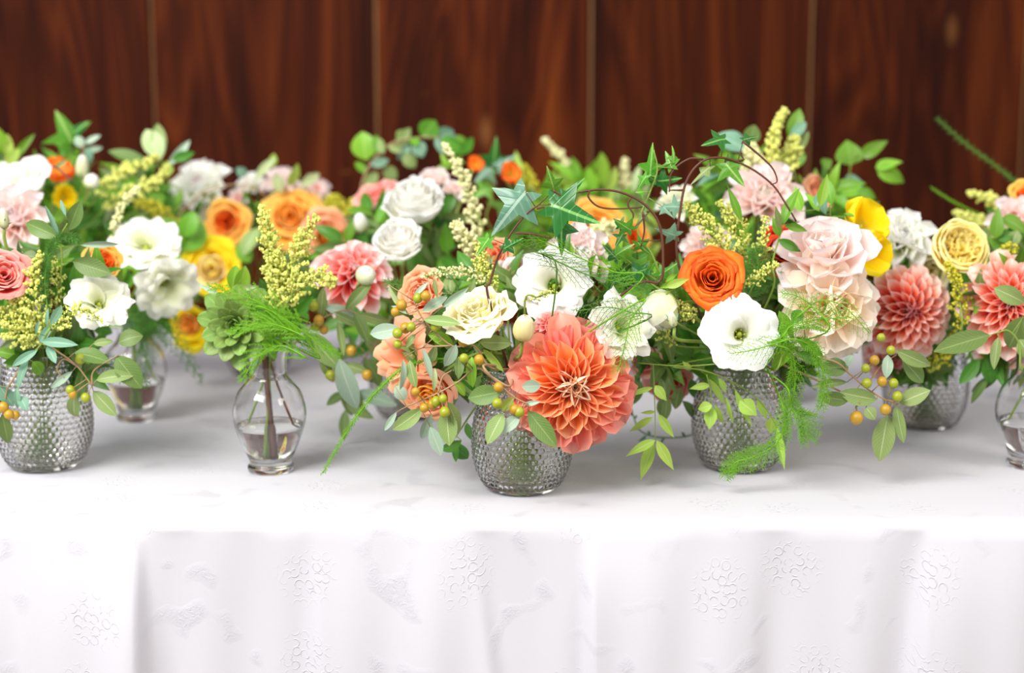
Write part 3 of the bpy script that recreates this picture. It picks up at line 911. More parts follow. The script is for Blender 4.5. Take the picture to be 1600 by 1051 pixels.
# ------------------------------------------------------------------ generic builders
NAMES = []
def flower(kind, px, py, rpx, Y, face, v, label, name, stem='stem', cat='flower', group=None, sr=0.0016, **kw):
    c = at(px, py, Y); r = px2m(rpx, Y)
    B = basis(face)
    ax = B.to_3x3() @ Vector((0, 0, 1))
    depth = {'dahlia': 0.10, 'rose': 0.40, 'garden_rose': 0.40, 'lis': 0.35, 'bud': 0.8, 'poppy': 0.1, 'ruffled': 0.15, 'succulent': 0.05}[kind]
    head = c - ax * r * depth
    sv = into_vase(v, head)
    root = thing(name, label, cat, sv[0], group)
    H = Tr(*(head - root.location)) @ B @ S(r * {'rose': 1.14, 'poppy': 1.15, 'bud': 1.05}.get(kind, 1.0))
    rr = random.Random(int(px * 7 + py * 13))
    {'dahlia': dahlia, 'rose': rose, 'garden_rose': garden_rose, 'lis': lisianthus, 'bud': bud, 'poppy': poppy, 'ruffled': ruffled, 'succulent': succulent}[kind](root, H, rr=rr, **kw)
    neck = head - ax * min(0.03, r * 0.6 + 0.01)
    top = sv[-1]
    mid = neck.lerp(top, 0.5) + Vector((0, 0, 0.01)) - ax * 0.008
    stem_part(root, sv + [mid, neck, head - ax * r * 0.02], sr * 1.25, sr, stem)
    return root

def conv(off, sc):
    def f(x, y): return (off[0] + x / sc, off[1] + y / sc)
    return f

def sprig(name, label, v, path, leaves=(), berries=(), auto=0, lsize=(0.03, 0.011), shape='ellip', mats=('olive',), Y=1.4, stemmat='twig', spread=0.9, extra=(), r0=0.0014, r1=0.0007, cat='foliage', group=None, start=True, br=8, tilt=0.45, frm=0.25, bmats=('berry', 'berry_green'), jitY=0.008, Z=None, conn=True):
    """a cut branch: path is a list of (px, py[, Y]); leaves (x0, y0, x1, y1, w[, mat])"""
    rr = random.Random(int(path[0][0] * 3 + path[-1][1] * 11 + len(leaves)))
    P = [at(p[0], p[1], p[2] if len(p) > 2 else Y) for p in path]
    if v:
        sv = into_vase(v, P[0]); pts = sv + P
    else:
        pts = P; sv = P
    root = thing(name, label, cat, sv[0], group)
    stem_part(root, pts, r0, r1, stemmat)
    for e in extra:
        E = [at(p[0], p[1], p[2] if len(p) > 2 else Y) for p in e]
        stem_part(root, E, r0 * 0.7, r1 * 0.7, stemmat, 'twig')
    vis = spline(P, 6)
    for lf in leaves:
        x0, y0, x1, y1, w = lf[:5]
        m = lf[5] if len(lf) > 5 else mats[rr.randrange(len(mats))]
        yy = Y + rr.uniform(-jitY, jitY)
        a = at(x0, y0, yy); b = at(x1, y1, yy + rr.uniform(-0.012, 0.006))
        if conn:   # short stalk back to the nearest twig
            near = min(vis, key=lambda q: (q - a).length)
            if 0.004 < (near - a).length < 0.03: 
                mb = MB(); mb.tube([near - root.location, a - root.location], 0.0006, 0.0004, 4); add('stalk', mb.mesh('stalk', M[stemmat]), root)
        place_leaf(root, a, b, px2m(w, yy), shape, m, rr, tilt=tilt)
    n = auto
    for i in range(n):
        t = frm + (1 - frm) * (i + 0.5) / n
        x = t * (len(vis) - 1); k = min(int(x), len(vis) - 2)
        p = vis[k].lerp(vis[k + 1], x - k); tg = (vis[k + 1] - vis[k]).normalized()
        side = tg.cross(Vector((rr.uniform(-.4, .4), -1, rr.uniform(-.2, .6)))).normalized() * (1 if i % 2 else -1)
        d = (tg * rr.uniform(0.35, 0.8) + side * spread + Vector((0, rr.uniform(-.7, .3), rr.uniform(-.1, .3)))).normalized()
        L = lsize[0] * rr.uniform(0.75, 1.2)
        place_leaf(root, p, p + d * L, lsize[1] * rr.uniform(0.8, 1.15), shape, mats[rr.randrange(len(mats))], rr, tilt=tilt)
    if n: place_leaf(root, vis[-1], vis[-1] + ((vis[-1] - vis[-3]).normalized()) * lsize[0], lsize[1], shape, mats[0], rr, tilt=tilt)
    for bx, by in berries:
        yy = Y + rr.uniform(-0.012, 0.002)
        q = at(bx, by, yy)
        near = min(vis, key=lambda s: (s - q).length)
        if (near - q).length < 0.035:
            mb = MB(); mb.tube([near - root.location, q - root.location], 0.0006, 0.0005, 4); add('stalk', mb.mesh('stalk', M[stemmat]), root)
        berry(root, q, px2m(br, yy) * rr.uniform(0.85, 1.1), bmats[rr.randrange(len(bmats))], rr)
    return root

def plume(label, v, path, side=0.022, n=40, blob=0.0016, mat='florets', Y=1.42, name='goldenrod_plume', group=None, leafy=0, stemmat='stem', dens=1.0, taper=0.8, cat='flower'):
    if Y < 1.58: blob *= 0.80; dens *= 1.5
    rr = random.Random(int(path[0][0] * 5 + path[-1][1] * 17))
    P = [at(p[0], p[1], p[2] if len(p) > 2 else Y) for p in path]
    sv = into_vase(v, P[0])
    root = thing(name, label, cat, sv[0], group)
    stem_part(root, sv + P, 0.0013, 0.0006, stemmat)
    loc = root.location
    vis = spline(P, 8)
    fb = MB(); tb = MB()
    for i in range(n):
        t = (i + rr.random()) / n
        x = t * (len(vis) - 1); k = min(int(x), len(vis) - 2)
        p = vis[k].lerp(vis[k + 1], x - k); tg = (vis[k + 1] - vis[k]).normalized()
        o = tg.orthogonal().normalized(); o.rotate(Quaternion(tg, i * GA))
        L = side * (0.22 + 0.9 * (1 - t) ** taper) * rr.uniform(0.7, 1.2) * min(1, 0.5 + t * 3)
        e1 = p + (o * 0.75 + tg * 0.7) * L * 0.6
        e2 = e1 + (o * 0.55 + tg * 0.6 + Vector((0, 0, -0.2))) * L * 0.5
        pts = spline([p, e1, e2], 5)
        tb.tube([q - loc for q in pts], 0.00045, 0.0003, 3, False)
        m = max(3, int(L / 0.0017 * dens))
        for j in range(m):
            u = 0.15 + 0.85 * (j + rr.random()) / m
            xx = u * (len(pts) - 1); kk = min(int(xx), len(pts) - 2)
            q = pts[kk].lerp(pts[kk + 1], xx - kk) + Vector((rr.uniform(-1, 1), rr.uniform(-1, 1), rr.uniform(-.6, 1.2))) * 0.0019
            fb.ball(q - loc, blob * rr.uniform(0.6, 1.25), 0, rr.uniform(0.9, 1.5))
    for j in range(6): fb.ball(vis[-1] + Vector((rr.uniform(-1, 1), rr.uniform(-1, 1), rr.uniform(-1, 1))) * 0.0015 - loc, blob, 0)
    add('branchlets', tb.mesh('branchlets', M[stemmat]), root)['kind'] = 'stuff'
    f = add('florets', fb.mesh('florets', M[mat]), root); f['kind'] = 'stuff'
    for i in range(leafy):
        t = i / max(1, leafy)
        q = vis[int(t * 0.7 * (len(vis) - 1))]
        d = Vector((rr.uniform(-1, 1), rr.uniform(-.6, .1), rr.uniform(-.2, .7))).normalized()
        place_leaf(root, q, q + d * 0.022, 0.006, 'lance', 'mid', rr)
    return root

def fern(label, v, path, side=0.04, n=26, needle=0.006, mat='fern', Y=1.38, flat=Vector((0, -1, 0.3)), group=None, droop=0.1, taper=0.8, dens=1.0, name='fern_frond', angle=0.8, both=True, r=0.00036):
    rr = random.Random(int(path[0][0] * 5 + path[-1][1] * 19))
    P = [at(p[0], p[1], p[2] if len(p) > 2 else Y) for p in path]
    sv = into_vase(v, P[0]) if v else []
    root = thing(name, label, 'foliage', (sv or P)[0], group)
    stem_part(root, sv + P, 0.0011, 0.0004, mat)
    loc = root.location; vis = spline(P, 8)
    nb = MB()
    flat = flat.normalized()
    def needles(pts, ln, m):
        for j in range(m):
            u = (j + rr.random()) / m
            xx = u * (len(pts) - 1); kk = min(int(xx), len(pts) - 2)
            q = pts[kk].lerp(pts[kk + 1], xx - kk); tg = (pts[kk + 1] - pts[kk]).normalized()
            sd = tg.cross(flat).normalized() * (1 if j % 2 else -1)
            d = (tg * rr.uniform(0.5, 1.0) + sd * rr.uniform(0.5, 1.0) + flat * rr.uniform(-0.35, 0.35)).normalized() * ln * rr.uniform(0.6, 1.1) * (1 - 0.5 * u)
            nb.tube([q - loc, q + d - loc], r, r * 0.5, 3, False)
    for i in range(n):
        t = (i + 0.5) / n
        x = t * (len(vis) - 1); k = min(int(x), len(vis) - 2)
        p = vis[k].lerp(vis[k + 1], x - k); tg = (vis[k + 1] - vis[k]).normalized()
        sd = tg.cross(flat).normalized() * (1 if i % 2 else -1)
        L = side * (1 - t) ** taper * min(1.0, 0.35 + 2.5 * t) * rr.uniform(0.8, 1.15) + 0.004
        dd = (tg * cos(angle) + sd * sin(angle) + flat * rr.uniform(-0.2, 0.2)).normalized()
        pts = spline([p, p + dd * L * 0.5, p + dd * L + Vector((0, 0, -droop * L)) + tg * L * 0.12], 5)
        nb.tube([q - loc for q in pts], 0.00035, 0.0002, 3, False)
        needles(pts, needle, max(4, int(L / 0.0010 * dens)))
    needles(vis[len(vis) // 4:], needle, int(40 * dens))
    o = add('needles', nb.mesh('needles', M[mat]), root); o['kind'] = 'stuff'
    return root

# ------------------------------------------------------------------ flowers, left bouquets
DAH = dict(shape='point', width=0.30)
flower('rose', 4, 432, 40, 1.40, (0.5, 0.45, 0.9), 'A', 'salmon pink rose cut by the left edge of the photo', 'rose', mat='salmon', n=24)
flower('ruffled', 22, 345, 56, 1.62, (0.1, 0.5, 0.9), 'L', 'large blurred blush bloom at the far left behind the salmon rose', 'dahlia', mat='blush', inner='blush', n=40, ruffle=0.06)
flower('rose', 38, 288, 44, 1.72, (-0.1, 0.7, 0.7), 'L', 'blurred white rose at far left above the blush bloom', 'rose', mat='white_rose', n=20)
flower('poppy', 88, 275, 27, 1.78, (0.2, 0.7, 0.5), 'L', 'small blurred orange poppy at the upper left', 'poppy', mat='orange')
flower('poppy', 98, 308, 20, 1.76, (0.5, 0.1, 0.8), 'L', 'small blurred yellow poppy just below the orange poppy', 'poppy', mat='bright_yellow')
flower('lis', 155, 474, 52, 1.425, (0.35, 0.62, 0.75), 'A', 'cream white frilled lisianthus above the left hobnail vase', 'lisianthus', mat='white_green', openness=0.9, ruffle=0.09)
flower('rose', 160, 412, 30, 1.50, (0.5, 0.4, 0.7), 'A', 'small orange rose peeking out above the frilled cream lisianthus', 'rose', mat='gold', inner='orange', n=20)
flower('lis', 228, 385, 56, 1.62, (0.15, 0.75, 0.65), 'B', 'pale frilled lisianthus in the small back bud vase, upper of two', 'lisianthus', mat='white_green', openness=1.0, ruffle=0.08)
flower('lis', 256, 442, 56, 1.60, (0.55, -0.35, 0.8), 'B', 'pale frilled lisianthus in the small back bud vase, lower one drooping right', 'lisianthus', mat='white_green', openness=0.7, ruffle=0.08, deep=1.2)
flower('bud', 6, 350, 11, 1.42, (0.0, 1.0, 0.1), 'A', 'slim green lisianthus bud at the left edge above the salmon rose', 'lisianthus_bud', mat='white_green', fat=0.75, tall=3.0, sep=2.2)
flower('bud', 128, 268, 14, 1.76, (0.15, 1.0, 0.2), 'L', 'blurred pale green lisianthus bud standing upright at the upper left', 'lisianthus_bud', mat='white_green', fat=0.7, tall=2.6, sep=1.6)
flower('bud', 143, 285, 13, 1.76, (0.4, 0.9, 0.3), 'L', 'blurred white lisianthus bud leaning right at the upper left', 'lisianthus_bud', mat='white', fat=0.9, tall=1.8, sep=1.3)
flower('ruffled', 316, 296, 50, 1.95, (-0.15, 0.65, 0.7), 'H', 'blurred white peony like bloom at the back left against the wall', 'peony', mat='white', inner='blush', n=44, ruffle=0.08)
flower('rose', 338, 335, 26, 1.96, (0.0, 0.2, 0.9), 'H', 'blurred cream rose tucked below the back left white peony', 'rose', mat='white_green', n=18)
flower('rose', 355, 347, 34, 1.90, (0.0, 0.15, 1.0), 'H', 'blurred orange rose with red heart in the back left', 'rose', mat='gold', inner='orange', n=24)
flower('rose', 455, 342, 46, 1.90, (0.0, 0.35, 0.9), 'H', 'blurred golden apricot rose behind the tall lime plume', 'rose', mat='gold', n=26)
flower('rose', 508, 372, 38, 1.86, (0.3, 0.2, 0.9), 'H', 'blurred peach rose between the lime plume and the pink dahlia', 'rose', mat='peach', inner='gold', n=22)
flower('rose', 332, 424, 46, 1.84, (0.1, 0.35, 0.9), 'H', 'blurred deep yellow rose left of the succulent', 'rose', mat='bright_yellow', inner='yellow', n=22)
flower('rose', 300, 505, 36, 1.88, (-0.2, 0.0, 0.9), 'H', 'blurred mustard yellow rose low behind the succulent', 'rose', mat='bright_yellow', inner='gold', n=18)
flower('ruffled', 440, 290, 34, 2.00, (0.1, 0.75, 0.6), 'H', 'blurred blush bloom at the back above the golden rose', 'stock_flower', mat='blush', inner='white', n=30, ruffle=0.08)
flower('ruffled', 392, 292, 26, 2.02, (-0.3, 0.7, 0.6), 'H', 'small blurred pale bloom right of the back left white peony', 'stock_flower', mat='white', inner='blush', n=24, ruffle=0.08)
flower('ruffled', 490, 300, 28, 2.00, (0.4, 0.6, 0.7), 'H', 'small blurred blush bloom at the right end of the back left cluster', 'stock_flower', mat='blush', inner='peach', n=24, ruffle=0.08)
flower('ruffled', 375, 312, 22, 1.94, (-0.2, 0.3, 0.9), 'H', 'tiny blurred pink bloom directly above the orange rose with red heart', 'stock_flower', mat='blush', inner='salmon', n=20, ruffle=0.08)
flower('succulent', 372, 508, 64, 1.435, (-0.15, 0.15, 0.95), 'C', 'green succulent rosette beside the fern in the lone bud vase', 'succulent', cat='succulent', stem='stem_dark', sr=0.0026)
flower('dahlia', 552, 428, 66, 1.52, (0.12, 0.62, 0.72), 'I', 'blurred pink coral dahlia right of the tall lime plume', 'dahlia', mat='pink_coral', core='pink_coral', n=48, width=0.30, shape='petal', a1=-15, cup=1.0, jit=9, power=0.62, bend2=0.4)
flower('bud', 572, 430, 17, 1.47, (0.35, 0.55, 0.6), 'I', 'green white lisianthus bud resting against the pink coral dahlia', 'lisianthus_bud', mat='white_green', fat=0.95, tall=1.6, sep=1.2)
flower('bud', 565, 352, 16, 1.70, (-0.2, 0.9, 0.3), 'I', 'blurred white bud standing left of the two white roses', 'lisianthus_bud', mat='white', fat=0.7, tall=2.0, sep=1.2)
flower('rose', 592, 312, 34, 1.82, (-0.3, 0.75, 0.5), 'I', 'blurred salmon pink rose at the left shoulder of the centre back bouquet', 'rose', mat='salmon', n=20)
flower('rose', 650, 322, 52, 1.68, (0.0, 0.8, 0.6), 'I', 'blurred large white rose, upper of two at left centre', 'rose', mat='white_rose', n=28, openness=0.25, hh=1.25, dome=0.35, ruffle=0.05)
flower('rose', 624, 378, 44, 1.60, (-0.15, 0.7, 0.7), 'I', 'blurred white rose, lower of two at left centre', 'rose', mat='white_rose', n=26, openness=0.25, hh=1.2, dome=0.35, ruffle=0.05)
flower('ruffled', 680, 282, 26, 1.78, (0.1, 0.8, 0.5), 'I', 'small blurred pale pink bloom above the larger white rose', 'stock_flower', mat='blush', inner='blush', n=22, ruffle=0.08)
flower('ruffled', 708, 300, 22, 1.74, (0.4, 0.7, 0.5), 'I', 'tiny blurred blush bloom beside the tall cream plume', 'stock_flower', mat='blush', inner='salmon', n=20, ruffle=0.08)
flower('poppy', 742, 258, 14, 1.80, (0.2, 0.4, 0.8), 'I', 'small blurred red orange poppy, upper of two by the silver ivy', 'poppy', mat='orange')
flower('poppy', 796, 272, 18, 1.80, (0.3, 0.3, 0.9), 'K', 'small blurred red orange poppy just above the silver ivy leaf', 'poppy', mat='orange')
# centre bouquet in the vase D
flower('dahlia', 893, 602, 104, 1.315, (0.10, 0.10, 1.0), 'D', 'big coral orange dahlia hanging over the front hobnail vase', 'dahlia', mat='coral', core='coral_core', outer='coral_outer', n=84, width=0.34, shape='petal', cup=1.0, a0=84, a1=-30, jit=12, wave=0.04, core_n=0.25, bend=0.25, bend2=-0.35, lmin=0.20, power=0.62, lp=0.85, sr=0.0022)
flower('rose', 750, 498, 54, 1.335, (-0.30, 0.85, 0.50), 'D', 'cream yellow rose above the berries in the centre bouquet', 'rose', mat='cream', n=26, ruffle=0.06)
flower('bud', 818, 520, 18, 1.30, (0.12, 0.92, 0.35), 'D', 'small cream rosebud between the cream rose and the coral dahlia', 'rosebud', mat='cream', fat=0.95, tall=2.4, sep=1.3, open_=0.3)
flower('lis', 866, 446, 66, 1.40, (-0.15, 0.45, 0.9), 'D', 'white lisianthus behind the fern threads above the coral dahlia', 'lisianthus', mat='white', openness=0.7, ruffle=0.08, deep=1.1)
flower('ruffled', 905, 402, 54, 1.47, (0.2, 0.55, 0.8), 'D', 'blush white bloom behind the dark ivy leaf', 'dahlia', mat='blush', inner='white', n=36, ruffle=0.08)
flower('rose', 812, 432, 34, 1.45, (-0.3, 0.3, 0.9), 'D', 'dusky pink rose shaded behind the vine left of the white lisianthus', 'rose', mat='blush', inner='salmon', n=20)
flower('lis', 966, 512, 60, 1.345, (0.50, 0.35, 0.8), 'D', 'green white ruffled lisianthus right of the coral dahlia', 'lisianthus', mat='white_green', openness=0.8, ruffle=0.10, deep=1.1)
flower('rose', 775, 402, 32, 1.50, (-0.2, 0.4, 0.8), 'D', 'soft peach rose at the foot of the tall vine left of the ivy', 'rose', mat='peach', n=20)
flower('rose', 662, 462, 38, 1.40, (-0.5, 0.35, 0.8), 'D', 'peach rose behind silvery leaves, top of the three at left of centre', 'rose', mat='peach', n=22, ruffle=0.06)
flower('lis', 642, 556, 62, 1.40, (-0.6, 0.05, 0.85), 'D', 'peach ruffled lisianthus behind the berry branch at left of centre', 'lisianthus', mat='peach', inner='peach', openness=0.9, ruffle=0.10)
flower('rose', 676, 610, 46, 1.37, (-0.3, -0.35, 0.8), 'D', 'deep peach rose hanging low behind the berry branch', 'rose', mat='peach', inner='gold', n=20)
flower('dahlia', 862, 508, 34, 1.36, (-0.2, 0.6, 0.6), 'D', 'small dusty coral dahlia tucked above the big coral dahlia', 'dahlia', mat='pink_coral', core='pink_coral', n=44, width=0.36)
flower('rose', 930, 360, 44, 1.80, (0.1, 0.4, 0.8), 'K', 'blurred golden orange rose behind the curling vine tendril', 'rose', mat='gold', n=22)
flower('rose', 985, 375, 32, 1.80, (0.3, 0.3, 0.8), 'K', 'blurred apricot rose right behind the curling vine tendril', 'rose', mat='gold', inner='orange', n=20)
flower('rose', 985, 440, 22, 1.48, (0.2, 0.2, 0.9), 'D', 'small white rose half hidden by ivy left of the fat bud', 'rose', mat='blush', inner='white', n=16)
flower('rose', 930, 440, 24, 1.50, (0.0, 0.2, 0.9), 'D', 'small orange rose shaded behind the fern threads', 'rose', mat='peach', inner='orange', n=16)
# second bouquet E
flower('bud', 1030, 486, 34, 1.365, (-0.75, -0.15, 0.35), 'E', 'fat white green lisianthus bud with long sepals left of the orange rose', 'lisianthus_bud', mat='white_green', fat=0.95, tall=1.5, sep=1.5, open_=0.25)
flower('bud', 1052, 505, 9, 1.33, (-0.25, 0.9, 0.3), 'E', 'slim pointed green bud hanging between the fat bud and the open lisianthus', 'lisianthus_bud', mat='white_green', fat=0.75, tall=3.0, sep=2.6, sepmat='teal')
flower('rose', 1113, 436, 46, 1.365, (-0.10, 0.30, 0.95), 'E', 'bright orange rose above the white open lisianthus', 'rose', mat='orange', n=34, ruffle=0.04)
flower('lis', 1156, 522, 62, 1.345, (0.02, 0.22, 1.0), 'E', 'open white lisianthus facing forward over the second hobnail vase', 'lisianthus', mat='white', openness=1.05, ruffle=0.05, deep=0.9)
flower('rose', 1222, 398, 42, 1.46, (-0.05, 0.40, 0.9), 'E', 'dark red orange rose left of the pale pink dahlia', 'rose', mat='red_orange', inner='red_orange', n=24)
flower('dahlia', 1296, 482, 84, 1.40, (0.22, 0.12, 0.95), 'E', 'large peach cream dahlia with wide wavy petals, lower half', 'dahlia', mat='cafe', core='cafe_inner', n=32, width=0.50, shape='round', cup=0.6, wave=0.08, a1=-25, jit=9, core_n=0.35, bend=0.5, bend2=-0.9, lmin=0.35, power=0.6)
flower('dahlia', 1286, 415, 84, 1.425, (-0.2, 0.85, 0.65), 'E', 'pale pink dahlia with broad petals directly above the peach cream dahlia', 'dahlia', mat='blush', core='cafe', n=26, width=0.46, shape='round', cup=0.55, wave=0.04, a0=84, a1=0, jit=6, bend=0.7, bend2=-0.5, lmin=0.62, power=0.8, core_n=0.12)
flower('poppy', 1342, 355, 42, 1.50, (0.35, 0.45, 0.8), 'E', 'bright yellow poppy, upper of two beside the pale pink dahlia', 'poppy', mat='bright_yellow')
flower('poppy', 1352, 396, 38, 1.49, (0.45, 0.0, 0.85), 'E', 'bright yellow poppy, lower of two beside the peach cream dahlia', 'poppy', mat='bright_yellow')
flower('ruffled', 1196, 312, 62, 1.60, (-0.1, 0.55, 0.8), 'J', 'large blush bloom below the tall lime plume at right', 'dahlia', mat='blush', inner='cafe', n=42, ruffle=0.08)
flower('ruffled', 1108, 388, 44, 1.56, (-0.4, 0.3, 0.85), 'J', 'pale blush bloom behind the lime florets and the orange rose', 'dahlia', mat='blush', inner='blush', n=34, ruffle=0.08)
flower('ruffled', 1060, 320, 34, 1.60, (-0.3, 0.6, 0.7), 'J', 'small mint white bloom inside the arch of the right vine', 'stock_flower', mat='white_green', inner='white', n=28, ruffle=0.08)
flower('rose', 1278, 300, 26, 1.72, (0.2, 0.5, 0.8), 'J', 'blurred dusty peach rose behind the pale pink dahlia', 'rose', mat='peach', n=18)
flower('rose', 1048, 592, 36, 1.50, (-0.2, -0.2, 0.9), 'E', 'shaded salmon rose hanging low behind the trailing vine', 'rose', mat='salmon', n=20)
flower('rose', 1010, 560, 24, 1.46, (-0.4, 0.1, 0.9), 'E', 'small shaded coral rose between the coral dahlia and the trailing vine', 'rose', mat='salmon', inner='orange', n=18)
# right bouquets
flower('ruffled', 1410, 376, 52, 1.58, (-0.1, 0.6, 0.8), 'F', 'white double bloom left of the yellow garden rose', 'peony', mat='white', inner='white', n=48, ruffle=0.09)
flower('garden_rose', 1500, 388, 56, 1.52, (0.10, 0.45, 0.9), 'F', 'soft yellow quartered garden rose at right', 'garden_rose', mat='yellow', outer='yellow')
flower('dahlia', 1420, 486, 76, 1.50, (0.05, 0.12, 1.0), 'F', 'red centred pink tipped dahlia facing forward over the back hobnail vase', 'dahlia', mat='red_pink', core='red_core', n=84, width=0.25, shape='petal', cup=1.1, a0=88, a1=-32, jit=4, core_n=0.2, bend=0.15, lmin=0.13, power=0.60, lp=0.9)
flower('dahlia', 1578, 474, 80, 1.46, (-0.30, 0.22, 0.95), 'G', 'red and peach tipped dahlia cut by the right edge', 'dahlia', mat='red_pink', core='red_core', n=78, width=0.25, shape='petal', cup=1.1, a0=88, a1=-28, jit=5, core_n=0.15, bend=0.15, lmin=0.15, power=0.62, lp=0.9)
flower('dahlia', 1392, 560, 46, 1.56, (-0.2, -0.3, 0.9), 'F', 'pink dahlia half hidden below the forward facing red dahlia', 'dahlia', mat='pink_coral', core='red_core', n=54, width=0.32)
flower('dahlia', 1560, 556, 40, 1.52, (-0.2, -0.5, 0.8), 'G', 'coral dahlia hanging low below the right edge dahlia', 'dahlia', mat='pink_coral', core='red_core', n=48, width=0.32)
flower('ruffled', 1585, 345, 42, 1.60, (-0.3, 0.6, 0.8), 'N', 'pale mauve pink bloom at the right edge above the dahlia', 'dahlia', mat='blush', inner='salmon', n=30, ruffle=0.06)
flower('rose', 1604, 308, 26, 1.66, (-0.2, 0.5, 0.8), 'N', 'orange rose cut by the right edge of the photo', 'rose', mat='gold', inner='orange', n=18)
flower('rose', 1452, 420, 34, 1.60, (0.0, -0.1, 0.9), 'F', 'pale peach rose between the white bloom and the red dahlia', 'rose', mat='cream', n=18)

# ------------------------------------------------------------------ plumes of small florets
plume('tall forked lime plume in the lone bud vase, left fork', 'C', [(432, 470), (428, 410), (420, 365), (408, 324)], 0.020, 46, 0.0019, 'florets', 1.42)
plume('tall forked lime plume in the lone bud vase, right fork', 'C', [(448, 470), (460, 410), (472, 375), (493, 340)], 0.018, 40, 0.0019, 'florets', 1.42)
plume('dense lime plume in the lone bud vase spreading to the right', 'C', [(445, 480), (470, 445), (500, 432), (520, 440)], 0.022, 34, 0.0019, 'florets', 1.41)
plume('dense lime plume low in the lone bud vase, below the forked plume', 'C', [(430, 490), (436, 450), (432, 425), (425, 400)], 0.026, 40, 0.0019, 'florets', 1.42)
plume('lime green plume right of the salmon rose at the left edge', 'A', [(70, 520), (58, 470), (52, 430), (62, 400)], 0.020, 36, 0.0019, 'florets', 1.40)
plume('lime green plume at the left edge, below the salmon rose', 'A', [(60, 540), (30, 520), (8, 500), (-15, 480)], 0.022, 40, 0.0019, 'florets', 1.40)
plume('lime green plume at the left edge above the teal leaves', 'A', [(70, 540), (48, 510), (34, 485), (20, 462)], 0.020, 36, 0.0019, 'florets', 1.40)
plume('short lime sprig in front of the frilled cream lisianthus', 'A', [(80, 520), (100, 500), (125, 482), (158, 500)], 0.012, 26, 0.0016, 'florets', 1.38)
plume('small lime sprig beside the orange rose at left', 'A', [(85, 520), (90, 470), (88, 430), (80, 395)], 0.016, 26, 0.0015, 'florets', 1.42)
plume('slim blurred lime plume curving up behind the left lisianthus', 'B', [(178, 380), (182, 345), (195, 315), (215, 294)], 0.009, 30, 0.0020, 'florets_cream', 1.62)
plume('blurred lime plume at the upper left, leaning right under pale leaves', 'L', [(150, 310), (180, 275), (215, 258), (245, 245)], 0.014, 36, 0.0024, 'florets', 1.82)
plume('blurred lime plume at the upper left, just below its taller neighbour', 'L', [(160, 330), (205, 300), (240, 285), (262, 262)], 0.016, 36, 0.0024, 'florets', 1.80)
plume('blurred yellow green plume at the back left above the yellow rose', 'H', [(300, 380), (260, 340), (235, 320), (215, 318)], 0.018, 36, 0.0024, 'florets_gold', 1.86)
plume('wide blurred yellow green plume behind the pink coral dahlia', 'H', [(520, 400), (535, 360), (550, 335), (560, 318)], 0.034, 60, 0.0026, 'florets_gold', 1.95)
plume('blurred yellow green plume left of the salmon back rose', 'H', [(500, 400), (512, 350), (520, 325), (522, 310)], 0.028, 44, 0.0026, 'florets_gold', 1.98)
plume('tall cream plume rising left of the silver ivy leaf', 'I', [(748, 380), (738, 320), (720, 270), (694, 226)], 0.014, 44, 0.0024, 'florets_cream', 1.60)
plume('thick cream plume leaning left below the tall cream plume', 'I', [(745, 410), (735, 385), (722, 365), (712, 350)], 0.018, 34, 0.0022, 'florets_cream', 1.50)
plume('cream plume lying flat toward the left above the cream rose', 'D', [(760, 440), (725, 425), (695, 424), (662, 432)], 0.010, 34, 0.0015, 'florets_cream', 1.37)
plume('lime plume beside the vine stem above the cream rose', 'D', [(772, 460), (762, 430), (752, 408), (748, 385)], 0.016, 36, 0.0015, 'florets', 1.38)
plume('thin lime plume lying in front of the white lisianthus', 'D', [(820, 470), (840, 464), (855, 458), (868, 455)], 0.005, 18, 0.0012, 'florets', 1.34)
plume('blurred tall plume leaning left at the back centre', 'K', [(925, 330), (905, 290), (880, 250), (850, 218)], 0.012, 46, 0.0030, 'florets_cream', 1.98)
plume('blurred short upright plume at back, right of the leaning plume', 'K', [(975, 330), (978, 290), (977, 265), (976, 250)], 0.010, 30, 0.0028, 'florets_cream', 1.98)
plume('wide blurred yellow green plume behind the dark ivy leaf', 'K', [(930, 380), (940, 340), (945, 310), (950, 285)], 0.036, 60, 0.0028, 'florets_gold', 1.98)
plume('blurred pale plume behind the vine at centre', 'K', [(900, 380), (925, 365), (945, 358), (965, 352)], 0.018, 34, 0.0024, 'florets_cream', 1.62)
plume('blurred yellow green plume behind the orange poppies', 'K', [(840, 360), (835, 320), (825, 290), (815, 262)], 0.028, 50, 0.0028, 'florets_gold', 1.96)
plume('tall bright lime plume rising highest at right', 'J', [(1205, 300), (1205, 250), (1212, 205), (1226, 172)], 0.014, 50, 0.0026, 'florets', 1.66)
plume('broad lime plume left of the highest plume', 'J', [(1200, 310), (1185, 275), (1178, 250), (1170, 225)], 0.022, 44, 0.0024, 'florets_cream', 1.66)
plume('broad lime plume right of the highest plume', 'J', [(1215, 300), (1228, 260), (1236, 235), (1242, 215)], 0.020, 40, 0.0024, 'florets', 1.68)
plume('lime florets inside the arch of the right vine', 'E', [(1150, 440), (1130, 390), (1105, 350), (1072, 322)], 0.022, 54, 0.0017, 'florets', 1.42, leafy=3)
plume('lime florets above the orange rose, right half', 'E', [(1165, 440), (1160, 390), (1150, 350), (1125, 318)], 0.020, 46, 0.0017, 'florets', 1.43, leafy=3)
plume('short lime florets between the blush bloom and the red rose', 'E', [(1175, 450), (1185, 410), (1192, 380), (1196, 340)], 0.016, 36, 0.0015, 'florets', 1.42, leafy=3)
plume('small lime sprig right of the orange rose', 'E', [(1160, 450), (1180, 435), (1198, 420), (1214, 414)], 0.010, 24, 0.0015, 'florets', 1.39)
plume('lime sprig between the fat bud and the open lisianthus', 'E', [(1090, 500), (1075, 490), (1060, 478), (1048, 480)], 0.014, 30, 0.0015, 'florets', 1.37)
